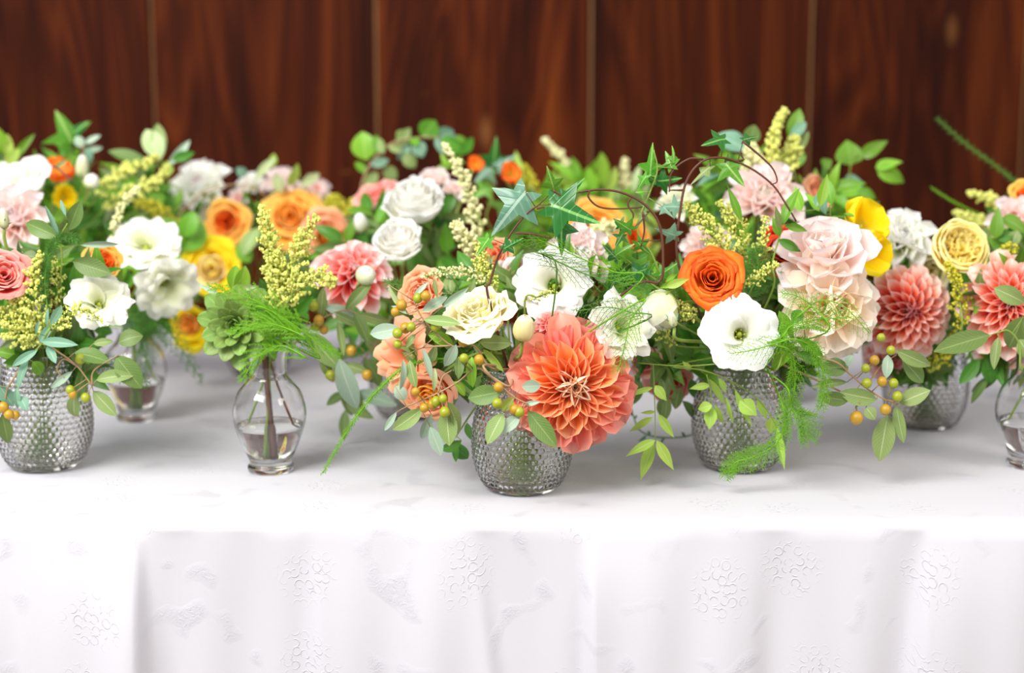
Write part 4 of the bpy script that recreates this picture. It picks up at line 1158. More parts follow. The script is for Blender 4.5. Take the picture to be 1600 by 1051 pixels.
plume('small lime sprig below the fat white bud', 'E', [(1060, 540), (1035, 520), (1020, 512), (1010, 520)], 0.012, 26, 0.0015, 'florets', 1.40)
plume('yellow green florets below the yellow garden rose', 'F', [(1500, 520), (1500, 470), (1495, 440), (1480, 412)], 0.016, 40, 0.0017, 'florets_gold', 1.47)
plume('blurred lime plume at the upper right, upper of two', 'N', [(1590, 360), (1570, 330), (1545, 310), (1515, 304)], 0.014, 36, 0.0024, 'florets', 1.75)
plume('blurred lime plume at the upper right, lower of two', 'N', [(1580, 380), (1545, 350), (1515, 340), (1492, 332)], 0.014, 34, 0.0024, 'florets', 1.74)
plume('small lime florets at the right edge beside the mauve bloom', 'G', [(1600, 440), (1590, 410), (1580, 385), (1568, 392)], 0.014, 28, 0.0015, 'florets_gold', 1.50)
plume('gold florets between the red dahlia and the back hobnail vase', 'F', [(1450, 580), (1470, 560), (1482, 545), (1492, 520)], 0.014, 30, 0.0017, 'florets_gold', 1.52)

# ------------------------------------------------------------------ leafy branches with berries
def Cv(L, off, sc):
    out = []
    for l in L:
        p = [off[0] + l[0] / sc, off[1] + l[1] / sc]
        if len(l) >= 5:
            p += [off[0] + l[2] / sc, off[1] + l[3] / sc, l[4] / sc] + list(l[5:])
        out.append(tuple(p))
    return out
o6, s6 = (600, 420), 2.84
sprig('olive_sprig', 'berry branch with long leaves drooping left of the front hobnail vase', 'D', Cv([(560, 520), (480, 480), (410, 440), (330, 500), (240, 550), (100, 610)], o6, s6),
      Cv([(170, 620, 35, 725, 70, 'olive'), (210, 645, 165, 765, 50, 'olive_silver'), (275, 620, 290, 785, 90, 'olive'), (280, 590, 355, 735, 72, 'olive'), (205, 700, 255, 830, 60, 'olive_silver'),
          (85, 400, 85, 550, 32, 'olive_silver'), (115, 405, 135, 530, 48, 'olive'), (50, 520, 100, 585, 60, 'olive_silver'), (225, 440, 225, 545, 26, 'pale_leaf'), (310, 500, 370, 560, 46, 'bright'),
          (330, 390, 335, 485, 45, 'olive_dark'), (390, 390, 385, 530, 52, 'bright'), (55, 635, 0, 720, 30, 'olive_silver')], o6, s6),
      Cv([(140, 545), (178, 617), (262, 575), (270, 635), (215, 600), (232, 588), (355, 397), (422, 403)], o6, s6), Y=1.295, mats=('olive',),
      extra=[Cv([(240, 550), (260, 480), (300, 450)], o6, s6), Cv([(240, 550), (270, 620)], o6, s6)])
sprig('olive_sprig', 'branch of grey green leaves and ochre berries above the peach roses', 'D', Cv([(480, 440), (400, 340), (300, 340), (180, 230), (130, 140)], o6, s6),
      Cv([(175, 225, 340, 240, 52, 'olive'), (195, 290, 325, 335, 60, 'bright'), (320, 335, 270, 440, 56, 'olive_silver'), (425, 325, 565, 330, 70, 'olive'), (440, 355, 530, 455, 34, 'lime'),
          (20, 70, 100, 215, 26, 'pale_leaf'), (170, 190, 280, 120, 46, 'olive_silver'), (260, 170, 370, 85, 34, 'olive_silver'), (225, 45, 235, 130, 24, 'olive'), (75, 265, -80, 290, 72, 'olive_silver'),
          (170, 350, 215, 490, 28, 'olive_silver'), (230, 340, 200, 430, 42, 'olive'), (140, 290, 95, 350, 40, 'olive'), (130, 130, 190, 60, 26, 'olive_silver'), (100, 200, 30, 150, 26, 'olive_silver')], o6, s6),
      Cv([(60, 285), (60, 335), (95, 262), (120, 258), (352, 322), (150, 130), (185, 120), (50, 190), (78, 160), (230, 255)], o6, s6), Y=1.315, stemmat='twig',
      extra=[Cv([(180, 230), (60, 290)], o6, s6), Cv([(300, 340), (170, 350), (90, 390)], o6, s6)])
sprig('olive_sprig', 'leaf cluster with silver tips crossing the left side of the coral dahlia', 'D', Cv([(440, 430), (520, 520), (580, 570), (640, 600)], o6, s6),
      Cv([(520, 545, 365, 575, 92, 'olive_dark'), (610, 520, 702, 520, 60, 'olive_silver'), (640, 630, 765, 792, 90, 'olive_dark'), (530, 640, 455, 775, 82, 'olive'), (600, 650, 525, 722, 58, 'olive_silver'),
          (575, 570, 520, 632, 48, 'lime'), (620, 600, 690, 590, 24, 'olive_silver')], o6, s6),
      Cv([(508, 525), (503, 597), (600, 635), (580, 625)], o6, s6), Y=1.262, stemmat='twig', tilt=0.3)
sprig('leafy_sprig', 'dark ivy like sprig low on the left of the front hobnail vase', 'D', [(740, 640), (720, 670), (706, 690)],
      [(721, 688, 688, 708, 18, 'dark'), (706, 691, 734, 722, 24, 'dark'), (712, 690, 712, 722, 12, 'dark'), (730, 660, 738, 690, 18, 'dark')], Y=1.38, stemmat='stem')
o4, s4 = (1250, 400), 2.92
sprig('olive_sprig', 'berry branch with broad leaves hanging over the table between the two right hobnail vases', 'E', Cv([(120, 470), (230, 540), (300, 600), (380, 650), (450, 670)], o4, s4),
      Cv([(350, 655, 185, 625, 82, 'olive'), (455, 670, 592, 610, 84, 'olive'), (440, 680, 468, 858, 62, 'olive'), (400, 725, 362, 938, 104, 'olive'), (465, 470, 570, 578, 84, 'olive_dark'),
          (440, 430, 600, 505, 72, 'olive'), (400, 450, 398, 556, 52, 'olive_silver'), (220, 505, 95, 510, 90, 'olive_dark'), (220, 660, 90, 640, 70, 'olive_dark'), (300, 690, 345, 740, 60, 'olive'), (240, 450, 210, 500, 40, 'olive_silver'), (215, 575, 60, 590, 40, 'olive')], o4, s4),
      Cv([(340, 475), (300, 512), (370, 372), (375, 572), (427, 580), (390, 700), (445, 640), (415, 430), (305, 580)], o4, s4), bmats=('berry_green', 'berry_green', 'berry'), Y=1.36, br=8,
      extra=[Cv([(300, 600), (370, 500), (440, 450)], o4, s4)])
sprig('fallen_berry_sprig', 'single large ochre berry hanging lowest below the right berry branch', 'E', Cv([(230, 640), (255, 690), (258, 720)], o4, s4), [], Cv([(258, 738)], o4, s4), Y=1.36, br=10)
sprig('olive_sprig', 'sprig of large sage leaves in front of the right edge dahlia', 'G', Cv([(1010, 520), (1000, 400), (950, 340), (900, 350)], o4, s4),
      Cv([(865, 360, 618, 430, 104, 'olive_dark'), (885, 145, 1040, 215, 84, 'olive'), (1020, 275, 945, 435, 104, 'olive_dark'), (905, 370, 882, 515, 52, 'olive'), (1000, 380, 1060, 470, 80, 'olive')], o4, s4), Y=1.40, stemmat='stem', tilt=0.3)
sprig('leafy_sprig', 'dark shaded leaves hanging below the right edge dahlia', 'G', [(1590, 560), (1560, 580), (1540, 575), (1525, 590)],
      [(1560, 585, 1518, 612, 16, 'olive_dark'), (1540, 560, 1552, 600, 26, 'dark'), (1560, 560, 1515, 580, 22, 'dark'), (1545, 590, 1512, 632, 14, 'olive_dark'), (1530, 560, 1500, 600, 22, 'dark')], Y=1.50, stemmat='stem')
o2, s2 = (0, 400), 2.92
sprig('olive_sprig', 'berry branch hanging over the right side of the leftmost hobnail vase', 'A', Cv([(200, 400), (270, 440), (350, 500), (420, 590)], o2, s2),
      Cv([(425, 615, 530, 728, 72, 'olive'), (440, 565, 592, 530, 62, 'olive'), (330, 525, 222, 612, 34, 'olive_silver'), (340, 440, 500, 470, 84, 'olive_dark'), (530, 455, 645, 605, 108, 'olive_dark'),
          (540, 395, 642, 350, 86, 'olive_dark'), (340, 630, 330, 752, 66, 'olive'), (425, 400, 515, 385, 40, 'olive')], o2, s2),
      Cv([(367, 470), (390, 645), (330, 630), (320, 610)], o2, s2), Y=1.385, extra=[Cv([(420, 590), (430, 520), (540, 450)], o2, s2), Cv([(350, 500), (290, 470), (260, 520), (300, 560)], o2, s2)])
sprig('leafy_sprig', 'teal grey sprig with pointed leaves on the front of the leftmost hobnail vase', 'A', Cv([(230, 330), (190, 400), (130, 470), (80, 590)], o2, s2),
      Cv([(240, 310, 165, 405, 40, 'teal'), (190, 390, 342, 398, 50, 'teal'), (170, 430, 50, 500, 40, 'teal'), (130, 460, 75, 605, 46, 'teal'), (75, 600, 82, 695, 30, 'teal'), (0, 595, 62, 685, 66, 'teal'),
          (90, 640, 122, 692, 50, 'teal'), (215, 410, 255, 485, 40, 'teal'), (230, 310, 285, 225, 44, 'teal'), (215, 320, 215, 235, 20, 'teal'), (150, 480, 200, 545, 60, 'mid'), (165, 350, 175, 300, 20, 'teal')], o2, s2), Y=1.375, stemmat='stem')
sprig('olive_sprig', 'berries and long leaf at the left edge beside the leftmost hobnail vase', 'A', Cv([(60, 560), (30, 620), (20, 700)], o2, s2),
      Cv([(10, 720, 40, 865, 66, 'olive_dark'), (0, 640, -60, 700, 60, 'olive')], o2, s2), Cv([(40, 722), (70, 725), (15, 690)], o2, s2), Y=1.38)
o1, s1 = (0, 160), 3.5025
sprig('leafy_sprig', 'eucalyptus like sprig with round dusty leaves rising at left', 'A', Cv([(330, 1000), (340, 850), (330, 740), (370, 660)], o1, s1),
      Cv([(315, 735, 112, 645, 95, 'olive_dark'), (375, 700, 440, 540, 88, 'olive_dark'), (205, 850, 120, 830, 70, 'olive_dark'), (400, 870, 605, 935, 110, 'olive_dark'), (440, 780, 650, 775, 36, 'olive_silver'),
          (330, 760, 250, 560, 30, 'teal'), (360, 620, 330, 530, 24, 'teal')], o1, s1), Y=1.42, stemmat='stem', tilt=0.25)
sprig('olive_sprig', 'sage branch with berries right of the fern in the lone bud vase', 'C', [(455, 540), (500, 500), (535, 485), (560, 490)],
      [(505, 480, 560, 492, 18, 'olive_silver'), (528, 502, 538, 555, 12, 'olive'), (480, 520, 530, 575, 34, 'olive'), (530, 560, 556, 645, 34, 'olive_silver'), (500, 560, 520, 590, 20, 'olive'), (540, 570, 575, 580, 16, 'olive')],
      [(490, 478), (493, 510), (506, 515), (498, 500), (549, 548), (516, 586), (574, 586)], Y=1.46, auto=4, lsize=(0.035, 0.012), mats=('olive', 'olive_dark'))
sprig('olive_sprig', 'blurred sage branch behind the long drooping fern strand', 'I', [(600, 520), (570, 560), (545, 600), (540, 640)],
      [(556, 612, 620, 632, 26, 'olive_silver'), (540, 590, 550, 650, 28, 'olive'), (560, 540, 515, 560, 24, 'olive_dark'), (570, 560, 600, 600, 26, 'olive_dark'), (570, 530, 600, 545, 22, 'olive'), (600, 550, 590, 590, 20, 'olive')],
      [(574, 587), (520, 588), (549, 547)], Y=1.56, auto=5, lsize=(0.035, 0.013), mats=('olive', 'olive_dark'))
sprig('leafy_sprig', 'pair of slim silver leaves poking out above the succulent rosette', 'C', [(360, 520), (350, 480), (345, 460)],
      [(352, 470, 310, 441, 8, 'olive_silver'), (358, 492, 322, 482, 13, 'olive_silver'), (368, 455, 402, 446, 8, 'pale_leaf'), (372, 462, 385, 415, 26, 'bright'), (362, 452, 370, 412, 22, 'bright')], Y=1.46, stemmat='stem')
# ------------------------------------------------------------------ vines
o5, s5 = (650, 160), 3.5025
sprig('ivy_vine', 'brown ivy stem arching from the cream rose up to the silver ivy leaf', 'D', [(762, 460), (766, 440), (778, 402), (800, 362), (825, 332), (842, 320)],
      Cv([(600, 490, 410, 720, 250, 'ivy_silver'), (740, 560, 1010, 660, 250, 'ivy_dark'), (755, 480, 720, 350, 110, 'ivy_green'), (480, 800, 590, 740, 80, 'ivy_dark'), (400, 740, 330, 840, 90, 'ivy_green'),
          (640, 590, 670, 660, 50, 'ivy_green')], o5, s5), Y=1.33, shape='ivy', stemmat='stem_purple', r0=0.0016, r1=0.0008, tilt=0.25, jitY=0.012,
      extra=[Cv([(545, 715), (640, 720), (740, 745)], o5, s5), Cv([(750, 480), (820, 530), (860, 560)], o5, s5), Cv([(660, 580), (700, 575), (690, 610)], o5, s5)])
sprig('ivy_vine', 'brown ivy vine curling over the golden rose at centre', 'D', [(985, 450), (1030, 440), (1036, 400), (1030, 350), (1008, 320), (975, 302), (940, 296), (905, 300)],
      Cv([(770, 560, 925, 410, 130, 'ivy_dark'), (800, 640, 790, 840, 140, 'ivy_dark'), (1180, 700, 1080, 640, 100, 'ivy_green'), (1130, 720, 1090, 790, 80, 'ivy_dark'), (1210, 760, 1290, 850, 90, 'ivy_green'),
          (1260, 600, 1190, 700, 60, 'olive')], o5, s5), Y=1.35, shape='ivy', stemmat='stem_purple', r0=0.0016, r1=0.001, tilt=0.4,
      extra=[Cv([(950, 480), (945, 520), (1000, 570), (1100, 582), (1240, 572)], o5, s5), Cv([(1175, 520), (1160, 560), (1190, 620), (1150, 690)], o5, s5), Cv([(1240, 600), (1250, 700), (1230, 790)], o5, s5)])
o7, s7 = (950, 140), 3.5025
sprig('ivy_vine', 'twisted brown vine arching over the blush bloom at right', 'E', Cv([(480, 1180), (400, 1000), (375, 860), (390, 700), (430, 500), (520, 390), (640, 375), (780, 430), (900, 520), (970, 620), (1030, 720)], o7, s7),
      Cv([(640, 270, 510, 300, 130, 'ivy_dark'), (740, 275, 830, 250, 60, 'ivy_dark'), (640, 400, 750, 530, 150, 'ivy_green'), (560, 420, 450, 520, 60, 'olive'), (390, 640, 290, 640, 110, 'teal'), (380, 800, 250, 760, 110, 'teal')], o7, s7), Y=1.40, shape='ivy', stemmat='stem_purple', r0=0.0017, r1=0.0009, tilt=0.5,
      extra=[Cv([(740, 285), (830, 360), (900, 430), (925, 500), (890, 520)], o7, s7), Cv([(520, 380), (440, 380), (350, 450), (335, 560)], o7, s7), Cv([(700, 390), (740, 380), (720, 350)], o7, s7), Cv([(410, 550), (340, 550)], o7, s7), Cv([(380, 740), (300, 780)], o7, s7)])
sprig('ivy_vine', 'upright pointed green ivy shoots left of the arching vine', 'E', Cv([(340, 1100), (240, 900), (160, 760), (230, 560), (270, 440), (250, 330)], o7, s7),
      Cv([(230, 470, 245, 290, 110, 'ivy_green'), (190, 560, 150, 560, 80, 'ivy_green'), (350, 430, 310, 330, 90, 'ivy_green'), (270, 500, 400, 490, 130, 'ivy_dark'), (260, 520, 250, 420, 90, 'ivy_dark'), (210, 470, 150, 560, 70, 'ivy_green'),
          (360, 400, 360, 300, 50, 'ivy_green'), (300, 640, 360, 700, 110, 'teal'), (60, 760, 90, 690, 60, 'ivy_dark')], o7, s7), Y=1.40, shape='ivy', stemmat='stem', tilt=0.5)
sprig('ivy_vine', 'bright ivy runner filling the gap left of the orange rose', 'E', [(1060, 470), (1020, 445), (985, 410), (960, 400)],
      [(985, 410, 1030, 440, 34, 'ivy_green'), (1010, 420, 960, 440, 30, 'ivy_dark'), (1000, 440, 1050, 455, 26, 'ivy_green'), (965, 405, 940, 380, 24, 'ivy_dark'), (975, 420, 940, 470, 22, 'ivy_dark'), (960, 400, 990, 380, 26, 'ivy_green'), (1030, 430, 1060, 410, 22, 'ivy_green')], Y=1.385, shape='ivy', stemmat='stem', tilt=0.6)
sprig('ivy_vine', 'blurred bright green ivy standing against the wall at the upper left', 'L', [(95, 330), (105, 280), (112, 235), (105, 205)],
      [(112, 222, 88, 172, 64, 'ivy_green'), (108, 215, 136, 190, 44, 'ivy_dark'), (105, 225, 92, 250, 40, 'ivy_green')], Y=1.85, shape='ivy', stemmat='stem')
sprig('leafy_sprig', 'blurred silver tipped sprig beside the bright ivy at upper left', 'L', [(130, 320), (128, 260), (130, 225)],
      [(130, 230, 118, 212, 16, 'olive_silver'), (132, 225, 156, 210, 10, 'olive_silver'), (135, 235, 160, 230, 10, 'olive_silver'), (135, 230, 142, 255, 14, 'teal')], Y=1.83, stemmat='twig')
sprig('leafy_sprig', 'blurred pale wide leaves standing against the wall at upper left', 'L', [(270, 330), (262, 280), (252, 250)],
      [(250, 250, 228, 196, 34, 'pale_leaf'), (252, 248, 244, 188, 24, 'olive'), (235, 262, 170, 232, 26, 'olive_dark'), (262, 258, 298, 220, 14, 'olive_silver'), (270, 250, 302, 238, 16, 'dark'), (262, 275, 262, 250, 18, 'lime')], Y=1.84, stemmat='stem')
sprig('leafy_sprig', 'blurred fresh green sprig cut by the left edge', 'L', [(30, 330), (12, 280), (5, 240)],
      [(5, 240, -8, 196, 22, 'bright'), (8, 260, 30, 232, 18, 'lime'), (15, 260, 52, 208, 12, 'mid'), (10, 270, -20, 250, 22, 'bright'), (12, 250, 14, 205, 16, 'lime')], Y=1.82, stemmat='twig', r0=0.002)
sprig('leafy_sprig', 'blurred arching twig with pale leaves over the back left flowers', 'H', [(285, 360), (300, 315), (340, 292), (390, 290), (420, 310)],
      [(400, 280, 428, 244, 14, 'pale_leaf'), (385, 275, 370, 262, 16, 'teal'), (425, 262, 428, 240, 14, 'lime'), (450, 290, 468, 258, 20, 'lime'), (300, 330, 312, 380, 30, 'olive'), (290, 345, 280, 400, 36, 'mid'), (440, 300, 430, 270, 20, 'pale_leaf'), (470, 290, 500, 270, 16, 'pale_leaf')], Y=1.88, stemmat='twig')
sprig('leafy_sprig', 'blurred broad green leaves between the back white and yellow flowers', 'H', [(300, 470), (285, 420), (280, 370), (290, 340)],
      [(285, 380, 250, 340, 36, 'mid'), (285, 390, 320, 350, 40, 'mid'), (280, 400, 262, 440, 34, 'bright'), (290, 370, 300, 330, 30, 'mid'), (380, 400, 400, 350, 26, 'olive'), (390, 410, 372, 380, 26, 'mid')], Y=1.82, stemmat='stem')
sprig('leafy_sprig', 'blurred vine with small leaves arching at the back above the salmon rose', 'I', [(560, 350), (565, 290), (580, 255), (610, 225), (650, 215), (690, 215)],
      [(572, 250, 565, 205, 40, 'bright'), (620, 230, 640, 200, 20, 'olive'), (640, 225, 620, 250, 18, 'teal'), (660, 215, 680, 188, 34, 'ivy_green'), (680, 215, 710, 205, 26, 'teal'), (650, 220, 660, 245, 24, 'teal'), (690, 215, 730, 240, 24, 'ivy_green'),
       (600, 260, 620, 280, 22, 'olive'), (590, 270, 570, 290, 18, 'olive'), (630, 240, 650, 262, 22, 'olive'), (700, 220, 735, 225, 22, 'mid'), (720, 240, 740, 215, 20, 'ivy_green'), (600, 240, 590, 215, 16, 'olive')], Y=1.90, auto=8, lsize=(0.024, 0.013), mats=('teal', 'mid', 'olive'), stemmat='twig', r0=0.0022)
sprig('ivy_vine', 'blurred ivy leaves around the small orange poppies at back', 'K', [(770, 360), (768, 310), (772, 270), (775, 240)],
      [(770, 260, 778, 215, 44, 'ivy_dark'), (768, 262, 742, 285, 40, 'teal'), (778, 262, 806, 242, 34, 'ivy_silver'), (765, 290, 735, 310, 40, 'mid'), (720, 250, 700, 262, 30, 'mid'), (700, 262, 690, 240, 28, 'bright')], Y=1.86, shape='ivy', stemmat='stem')
sprig('leafy_sprig', 'blurred upright leaves behind the curling centre vine', 'K', [(945, 360), (945, 300), (943, 260)],
      [(943, 290, 940, 238, 22, 'bright'), (948, 300, 965, 262, 18, 'lime'), (930, 300, 918, 262, 20, 'bright'), (812, 300, 806, 235, 16, 'lime'), (990, 300, 998, 258, 14, 'pale_leaf')], Y=1.94, stemmat='stem')
sprig('leafy_sprig', 'blurred dark green leaves behind the highest lime plume', 'J', [(1245, 320), (1240, 260), (1246, 215)],
      [(1240, 225, 1246, 168, 26, 'mid'), (1235, 215, 1260, 190, 18, 'teal'), (1245, 240, 1262, 205, 16, 'olive'), (1165, 235, 1120, 205, 40, 'teal'), (1170, 225, 1180, 195, 28, 'olive_dark'), (1250, 260, 1250, 230, 18, 'mid')], Y=1.72, stemmat='stem')
sprig('ivy_vine', 'blurred green shoot with long leaves against the wall right of the plume', 'J', [(1300, 350), (1325, 300), (1328, 265), (1335, 240)],
      [(1328, 258, 1325, 215, 44, 'mid'), (1345, 245, 1390, 216, 22, 'mid'), (1370, 262, 1422, 288, 26, 'bright'), (1368, 262, 1412, 248, 18, 'bright'), (1320, 290, 1350, 285, 34, 'teal'), (1300, 295, 1360, 300, 28, 'bright'), (1340, 300, 1375, 308, 20, 'mid'), (1285, 260, 1300, 250, 20, 'mid')], Y=1.78, shape='ovate', stemmat='stem', tilt=0.3)
sprig('leafy_sprig', 'pointed green leaves around the small arch right of the blush bloom', 'E', Cv([(900, 1100), (900, 950), (940, 800), (960, 740)], o7, s7),
      Cv([(960, 740, 1030, 510, 66, 'mid'), (965, 745, 1100, 768, 46, 'mid'), (730, 720, 655, 525, 46, 'mid'), (930, 820, 1070, 890, 56, 'dark'), (940, 800, 900, 700, 44, 'mid'), (940, 760, 920, 640, 40, 'olive'), (1140, 640, 1170, 540, 50, 'teal'), (1160, 640, 1200, 460, 60, 'bright')], o7, s7), Y=1.405, shape='lance', stemmat='stem', tilt=0.3)
sprig('leafy_sprig', 'green lance leaves between the pale pink dahlia and the yellow poppies', 'E', [(1300, 400), (1298, 350), (1296, 320)],
      [(1290, 335, 1283, 298, 14, 'teal'), (1296, 340, 1310, 350, 16, 'mid'), (1335, 338, 1318, 332, 6, 'mid'), (1300, 320, 1290, 275, 20, 'mid'), (1280, 330, 1262, 300, 16, 'bright'), (1252, 330, 1240, 290, 20, 'bright')], Y=1.47, shape='lance', stemmat='stem')
sprig('leafy_sprig', 'green leaves beside the mauve bloom at the right edge', 'N', [(1600, 440), (1575, 400), (1560, 370)],
      [(1556, 372, 1560, 322, 22, 'mid'), (1575, 370, 1605, 350, 26, 'dark'), (1565, 340, 1612, 362, 26, 'mid'), (1560, 375, 1585, 360, 24, 'dark'), (1570, 390, 1545, 372, 22, 'mid'), (1590, 360, 1575, 395, 20, 'olive')], Y=1.56, shape='ovate', stemmat='stem')
ob, sb = (950, 400), 2.92
sprig('jasmine_vine', 'thin trailing vine with lime leaflets hanging in front of the second hobnail vase', 'E', Cv([(560, 480), (400, 500), (300, 500), (130, 487)], ob, sb),
      Cv([(215, 840, 83, 905, 46), (210, 848, 144, 1022, 62), (222, 840, 300, 978, 52), (205, 735, 95, 800, 34), (230, 720, 302, 830, 42), (205, 600, 88, 636, 26), (215, 590, 266, 660, 48), (215, 710, 150, 715, 18)], ob, sb),
      Y=1.36, shape='lance', mats=('lime',), stemmat='stem', r0=0.0009, r1=0.0006, extra=[Cv([(205, 490), (210, 590), (215, 720), (215, 840)], ob, sb)], tilt=0.25, conn=False)
sprig('jasmine_vine', 'thin trailing vine with lime leaflets crossing the second hobnail vase to the right', 'E', Cv([(300, 500), (430, 520), (560, 570), (680, 650), (750, 740), (775, 800)], ob, sb),
      Cv([(465, 590, 372, 600, 36), (475, 680, 400, 698, 52), (475, 688, 460, 792, 64), (488, 678, 532, 782, 32), (462, 560, 540, 682, 34), (505, 558, 546, 626, 30), (580, 610, 656, 782, 36), (600, 660, 682, 722, 80), (680, 650, 728, 748, 36),
          (750, 735, 740, 812, 56), (772, 780, 806, 978, 38), (380, 520, 340, 480, 30), (540, 640, 572, 780, 20)], ob, sb),
      Y=1.375, shape='lance', mats=('lime',), stemmat='stem', r0=0.0009, r1=0.0006, extra=[Cv([(450, 540), (465, 600), (475, 680)], ob, sb), Cv([(560, 570), (580, 620)], ob, sb)], tilt=0.25, conn=False)
sprig('leafy_sprig', 'cluster of hanging green leaves left of the second hobnail vase', 'E', Cv([(330, 480), (300, 540), (260, 620), (250, 700)], ob, sb),
      Cv([(240, 530, 275, 650, 56, 'olive'), (330, 600, 300, 700, 60, 'olive'), (250, 640, 240, 740, 50, 'olive'), (340, 660, 415, 745, 46, 'olive_dark'), (140, 560, 110, 680, 70, 'olive_dark'), (270, 640, 260, 760, 50, 'olive'), (140, 500, 130, 600, 30, 'mid'), (380, 560, 400, 650, 50, 'dark')], ob, sb), Y=1.46, stemmat='stem')
sprig('leafy_sprig', 'green pointed leaves at the lower right of the open white lisianthus', 'E', Cv([(760, 520), (800, 440), (850, 400), (900, 370)], ob, sb),
      Cv([(760, 365, 672, 348, 34, 'mid'), (745, 400, 665, 415, 40, 'mid'), (850, 400, 730, 530, 70, 'bright'), (880, 245, 840, 310, 60, 'dark'), (860, 370, 1000, 470, 56, 'mid'), (780, 250, 850, 380, 56, 'mid'), (860, 440, 1010, 500, 56, 'dark'), (790, 300, 815, 400, 30, 'mid'), (740, 420, 720, 500, 40, 'bright')], ob, sb), Y=1.345, shape='lance', stemmat='stem', tilt=0.3)
sprig('leafy_sprig', 'curled dark tendril lying on the cloth behind the trailing vine', 'E', [(1085, 600), (1100, 660), (1078, 680), (1030, 683), (1000, 672), (988, 645)],
      [(990, 650, 982, 640, 5, 'teal'), (1000, 670, 985, 668, 5, 'teal'), (1010, 680, 1000, 690, 5, 'teal')], Y=1.53, stemmat='fern_dark', r0=0.0012, auto=6, lsize=(0.007, 0.003), mats=('dark',))
# sepals of the fat bud reaching right
sprig('leafy_sprig', 'long lime sepal leaves sweeping right from the fat white bud', 'E', [(1052, 500), (1040, 465), (1050, 452)],
      [(1030, 450, 1084, 432, 12, 'bright'), (1040, 448, 1076, 436, 14, 'lime'), (1035, 455, 995, 475, 10, 'bright'), (1040, 440, 1060, 425, 8, 'bright')], Y=1.355, shape='lance', stemmat='stem', conn=False, tilt=0.2)
sprig('leafy_sprig', 'thin brown twig arching over the far left blurred flowers', 'L', [(-20, 275), (10, 262), (50, 253), (88, 262), (115, 285)], [(85, 262, 105, 250, 8, 'olive')], Y=1.74, stemmat='stem_dark', r0=0.002, r1=0.0014)
# ------------------------------------------------------------------ ferns
fern('bright green fern frond fanning left over the lone bud vase, upper', 'C', [(500, 560), (455, 510), (400, 470), (325, 446)], 0.042, 22, 0.0042, 'fern', 1.37, dens=1.7, droop=0.05, angle=0.42)
fern('bright green fern frond fanning left over the lone bud vase, lower', 'C', [(480, 560), (440, 540), (405, 555), (378, 594)], 0.034, 18, 0.0042, 'fern', 1.362, dens=1.7, angle=0.45)
fern('bright green fern frond pointing right over the lone bud vase', 'C', [(400, 480), (440, 495), (490, 530), (530, 555)], 0.030, 20, 0.0042, 'fern', 1.365, dens=1.7, angle=0.42)
fern('bright green fern frond in the middle over the neck of the lone bud vase', 'C', [(480, 530), (440, 510), (405, 505), (360, 518)], 0.034, 20, 0.0042, 'fern', 1.355, dens=1.7, angle=0.42)
fern('bright green fern frond standing up behind the lime plume in the lone bud vase', 'C', [(430, 560), (425, 530), (420, 500), (400, 470)], 0.034, 18, 0.0042, 'fern', 1.375, dens=1.7, angle=0.5)
fern('long thin fern strand drooping to the table left of the centre bouquet', 'D', [(700, 560), (640, 570), (600, 600), (565, 640), (535, 685), (505, 738)], 0.005, 50, 0.0035, 'fern', 1.33, taper=0.5, angle=0.35, dens=1.2)
fern('fine fern threads sweeping across the white lisianthus', 'D', [(870, 420), (840, 395), (870, 408), (920, 430), (985, 445), (1010, 452)], 0.030, 34, 0.006, 'fern_dark', 1.32, dens=0.5, angle=0.45, r=0.00022)
fern('fine dark fern threads crossing above the coral dahlia', 'D', [(1000, 440), (960, 425), (900, 400), (845, 376), (800, 378)], 0.032, 34, 0.006, 'fern', 1.34, dens=0.5, angle=0.5, r=0.00022)
fern('feathery fern in front of the green white lisianthus', 'D', [(1010, 500), (985, 488), (950, 480), (900, 486)], 0.030, 26, 0.006, 'fern_dark', 1.315, dens=0.45, droop=0.5, r=0.00022)
fern('hanging fern tip beside the right side of the coral dahlia', 'D', [(1000, 470), (985, 500), (975, 545), (965, 580)], 0.022, 26, 0.006, 'fern', 1.29, dens=0.5, r=0.00022)
fern('bright fern frond in front of the peach cream dahlia pointing right', 'E', [(1215, 530), (1235, 510), (1270, 500), (1330, 495)], 0.036, 28, 0.0048, 'fern', 1.31, dens=0.9, angle=0.6)
fern('bright fern frond hanging down right of the second hobnail vase, inner', 'E', [(1215, 540), (1240, 560), (1240, 620), (1225, 680)], 0.024, 30, 0.0048, 'fern', 1.32, dens=0.9, angle=0.6)
fern('bright fern frond hanging down right of the second hobnail vase, outer', 'E', [(1220, 530), (1265, 540), (1288, 590), (1283, 635)], 0.012, 34, 0.006, 'fern', 1.315, taper=0.3, angle=0.5)
fern('bright fern frond curling toward the lower right below the peach cream dahlia', 'E', [(1225, 600), (1235, 635), (1255, 655), (1264, 685)], 0.022, 26, 0.007, 'fern', 1.32, taper=0.4, angle=0.7)
fern('bright fern frond lying across the base of the second hobnail vase', 'E', [(1225, 640), (1215, 690), (1180, 712), (1150, 722), (1133, 742)], 0.014, 34, 0.008, 'fern', 1.34, taper=0.5)
fern('light fern tip drawn over the open white lisianthus', 'E', [(1230, 530), (1200, 540), (1170, 548), (1140, 552)], 0.020, 22, 0.006, 'fern', 1.29, dens=0.5, r=0.00022)
fern('thin arched fern tip over the peach cream dahlia', 'E', [(1290, 520), (1270, 480), (1245, 462), (1222, 458)], 0.012, 26, 0.005, 'fern', 1.31, dens=0.5, r=0.00022)
fern('small comb shaped fern tip at the right of the peach cream dahlia', 'E', [(1240, 500), (1280, 470), (1320, 480), (1358, 520)], 0.022, 30, 0.005, 'fern', 1.315, dens=0.5, droop=0.6, r=0.00022)
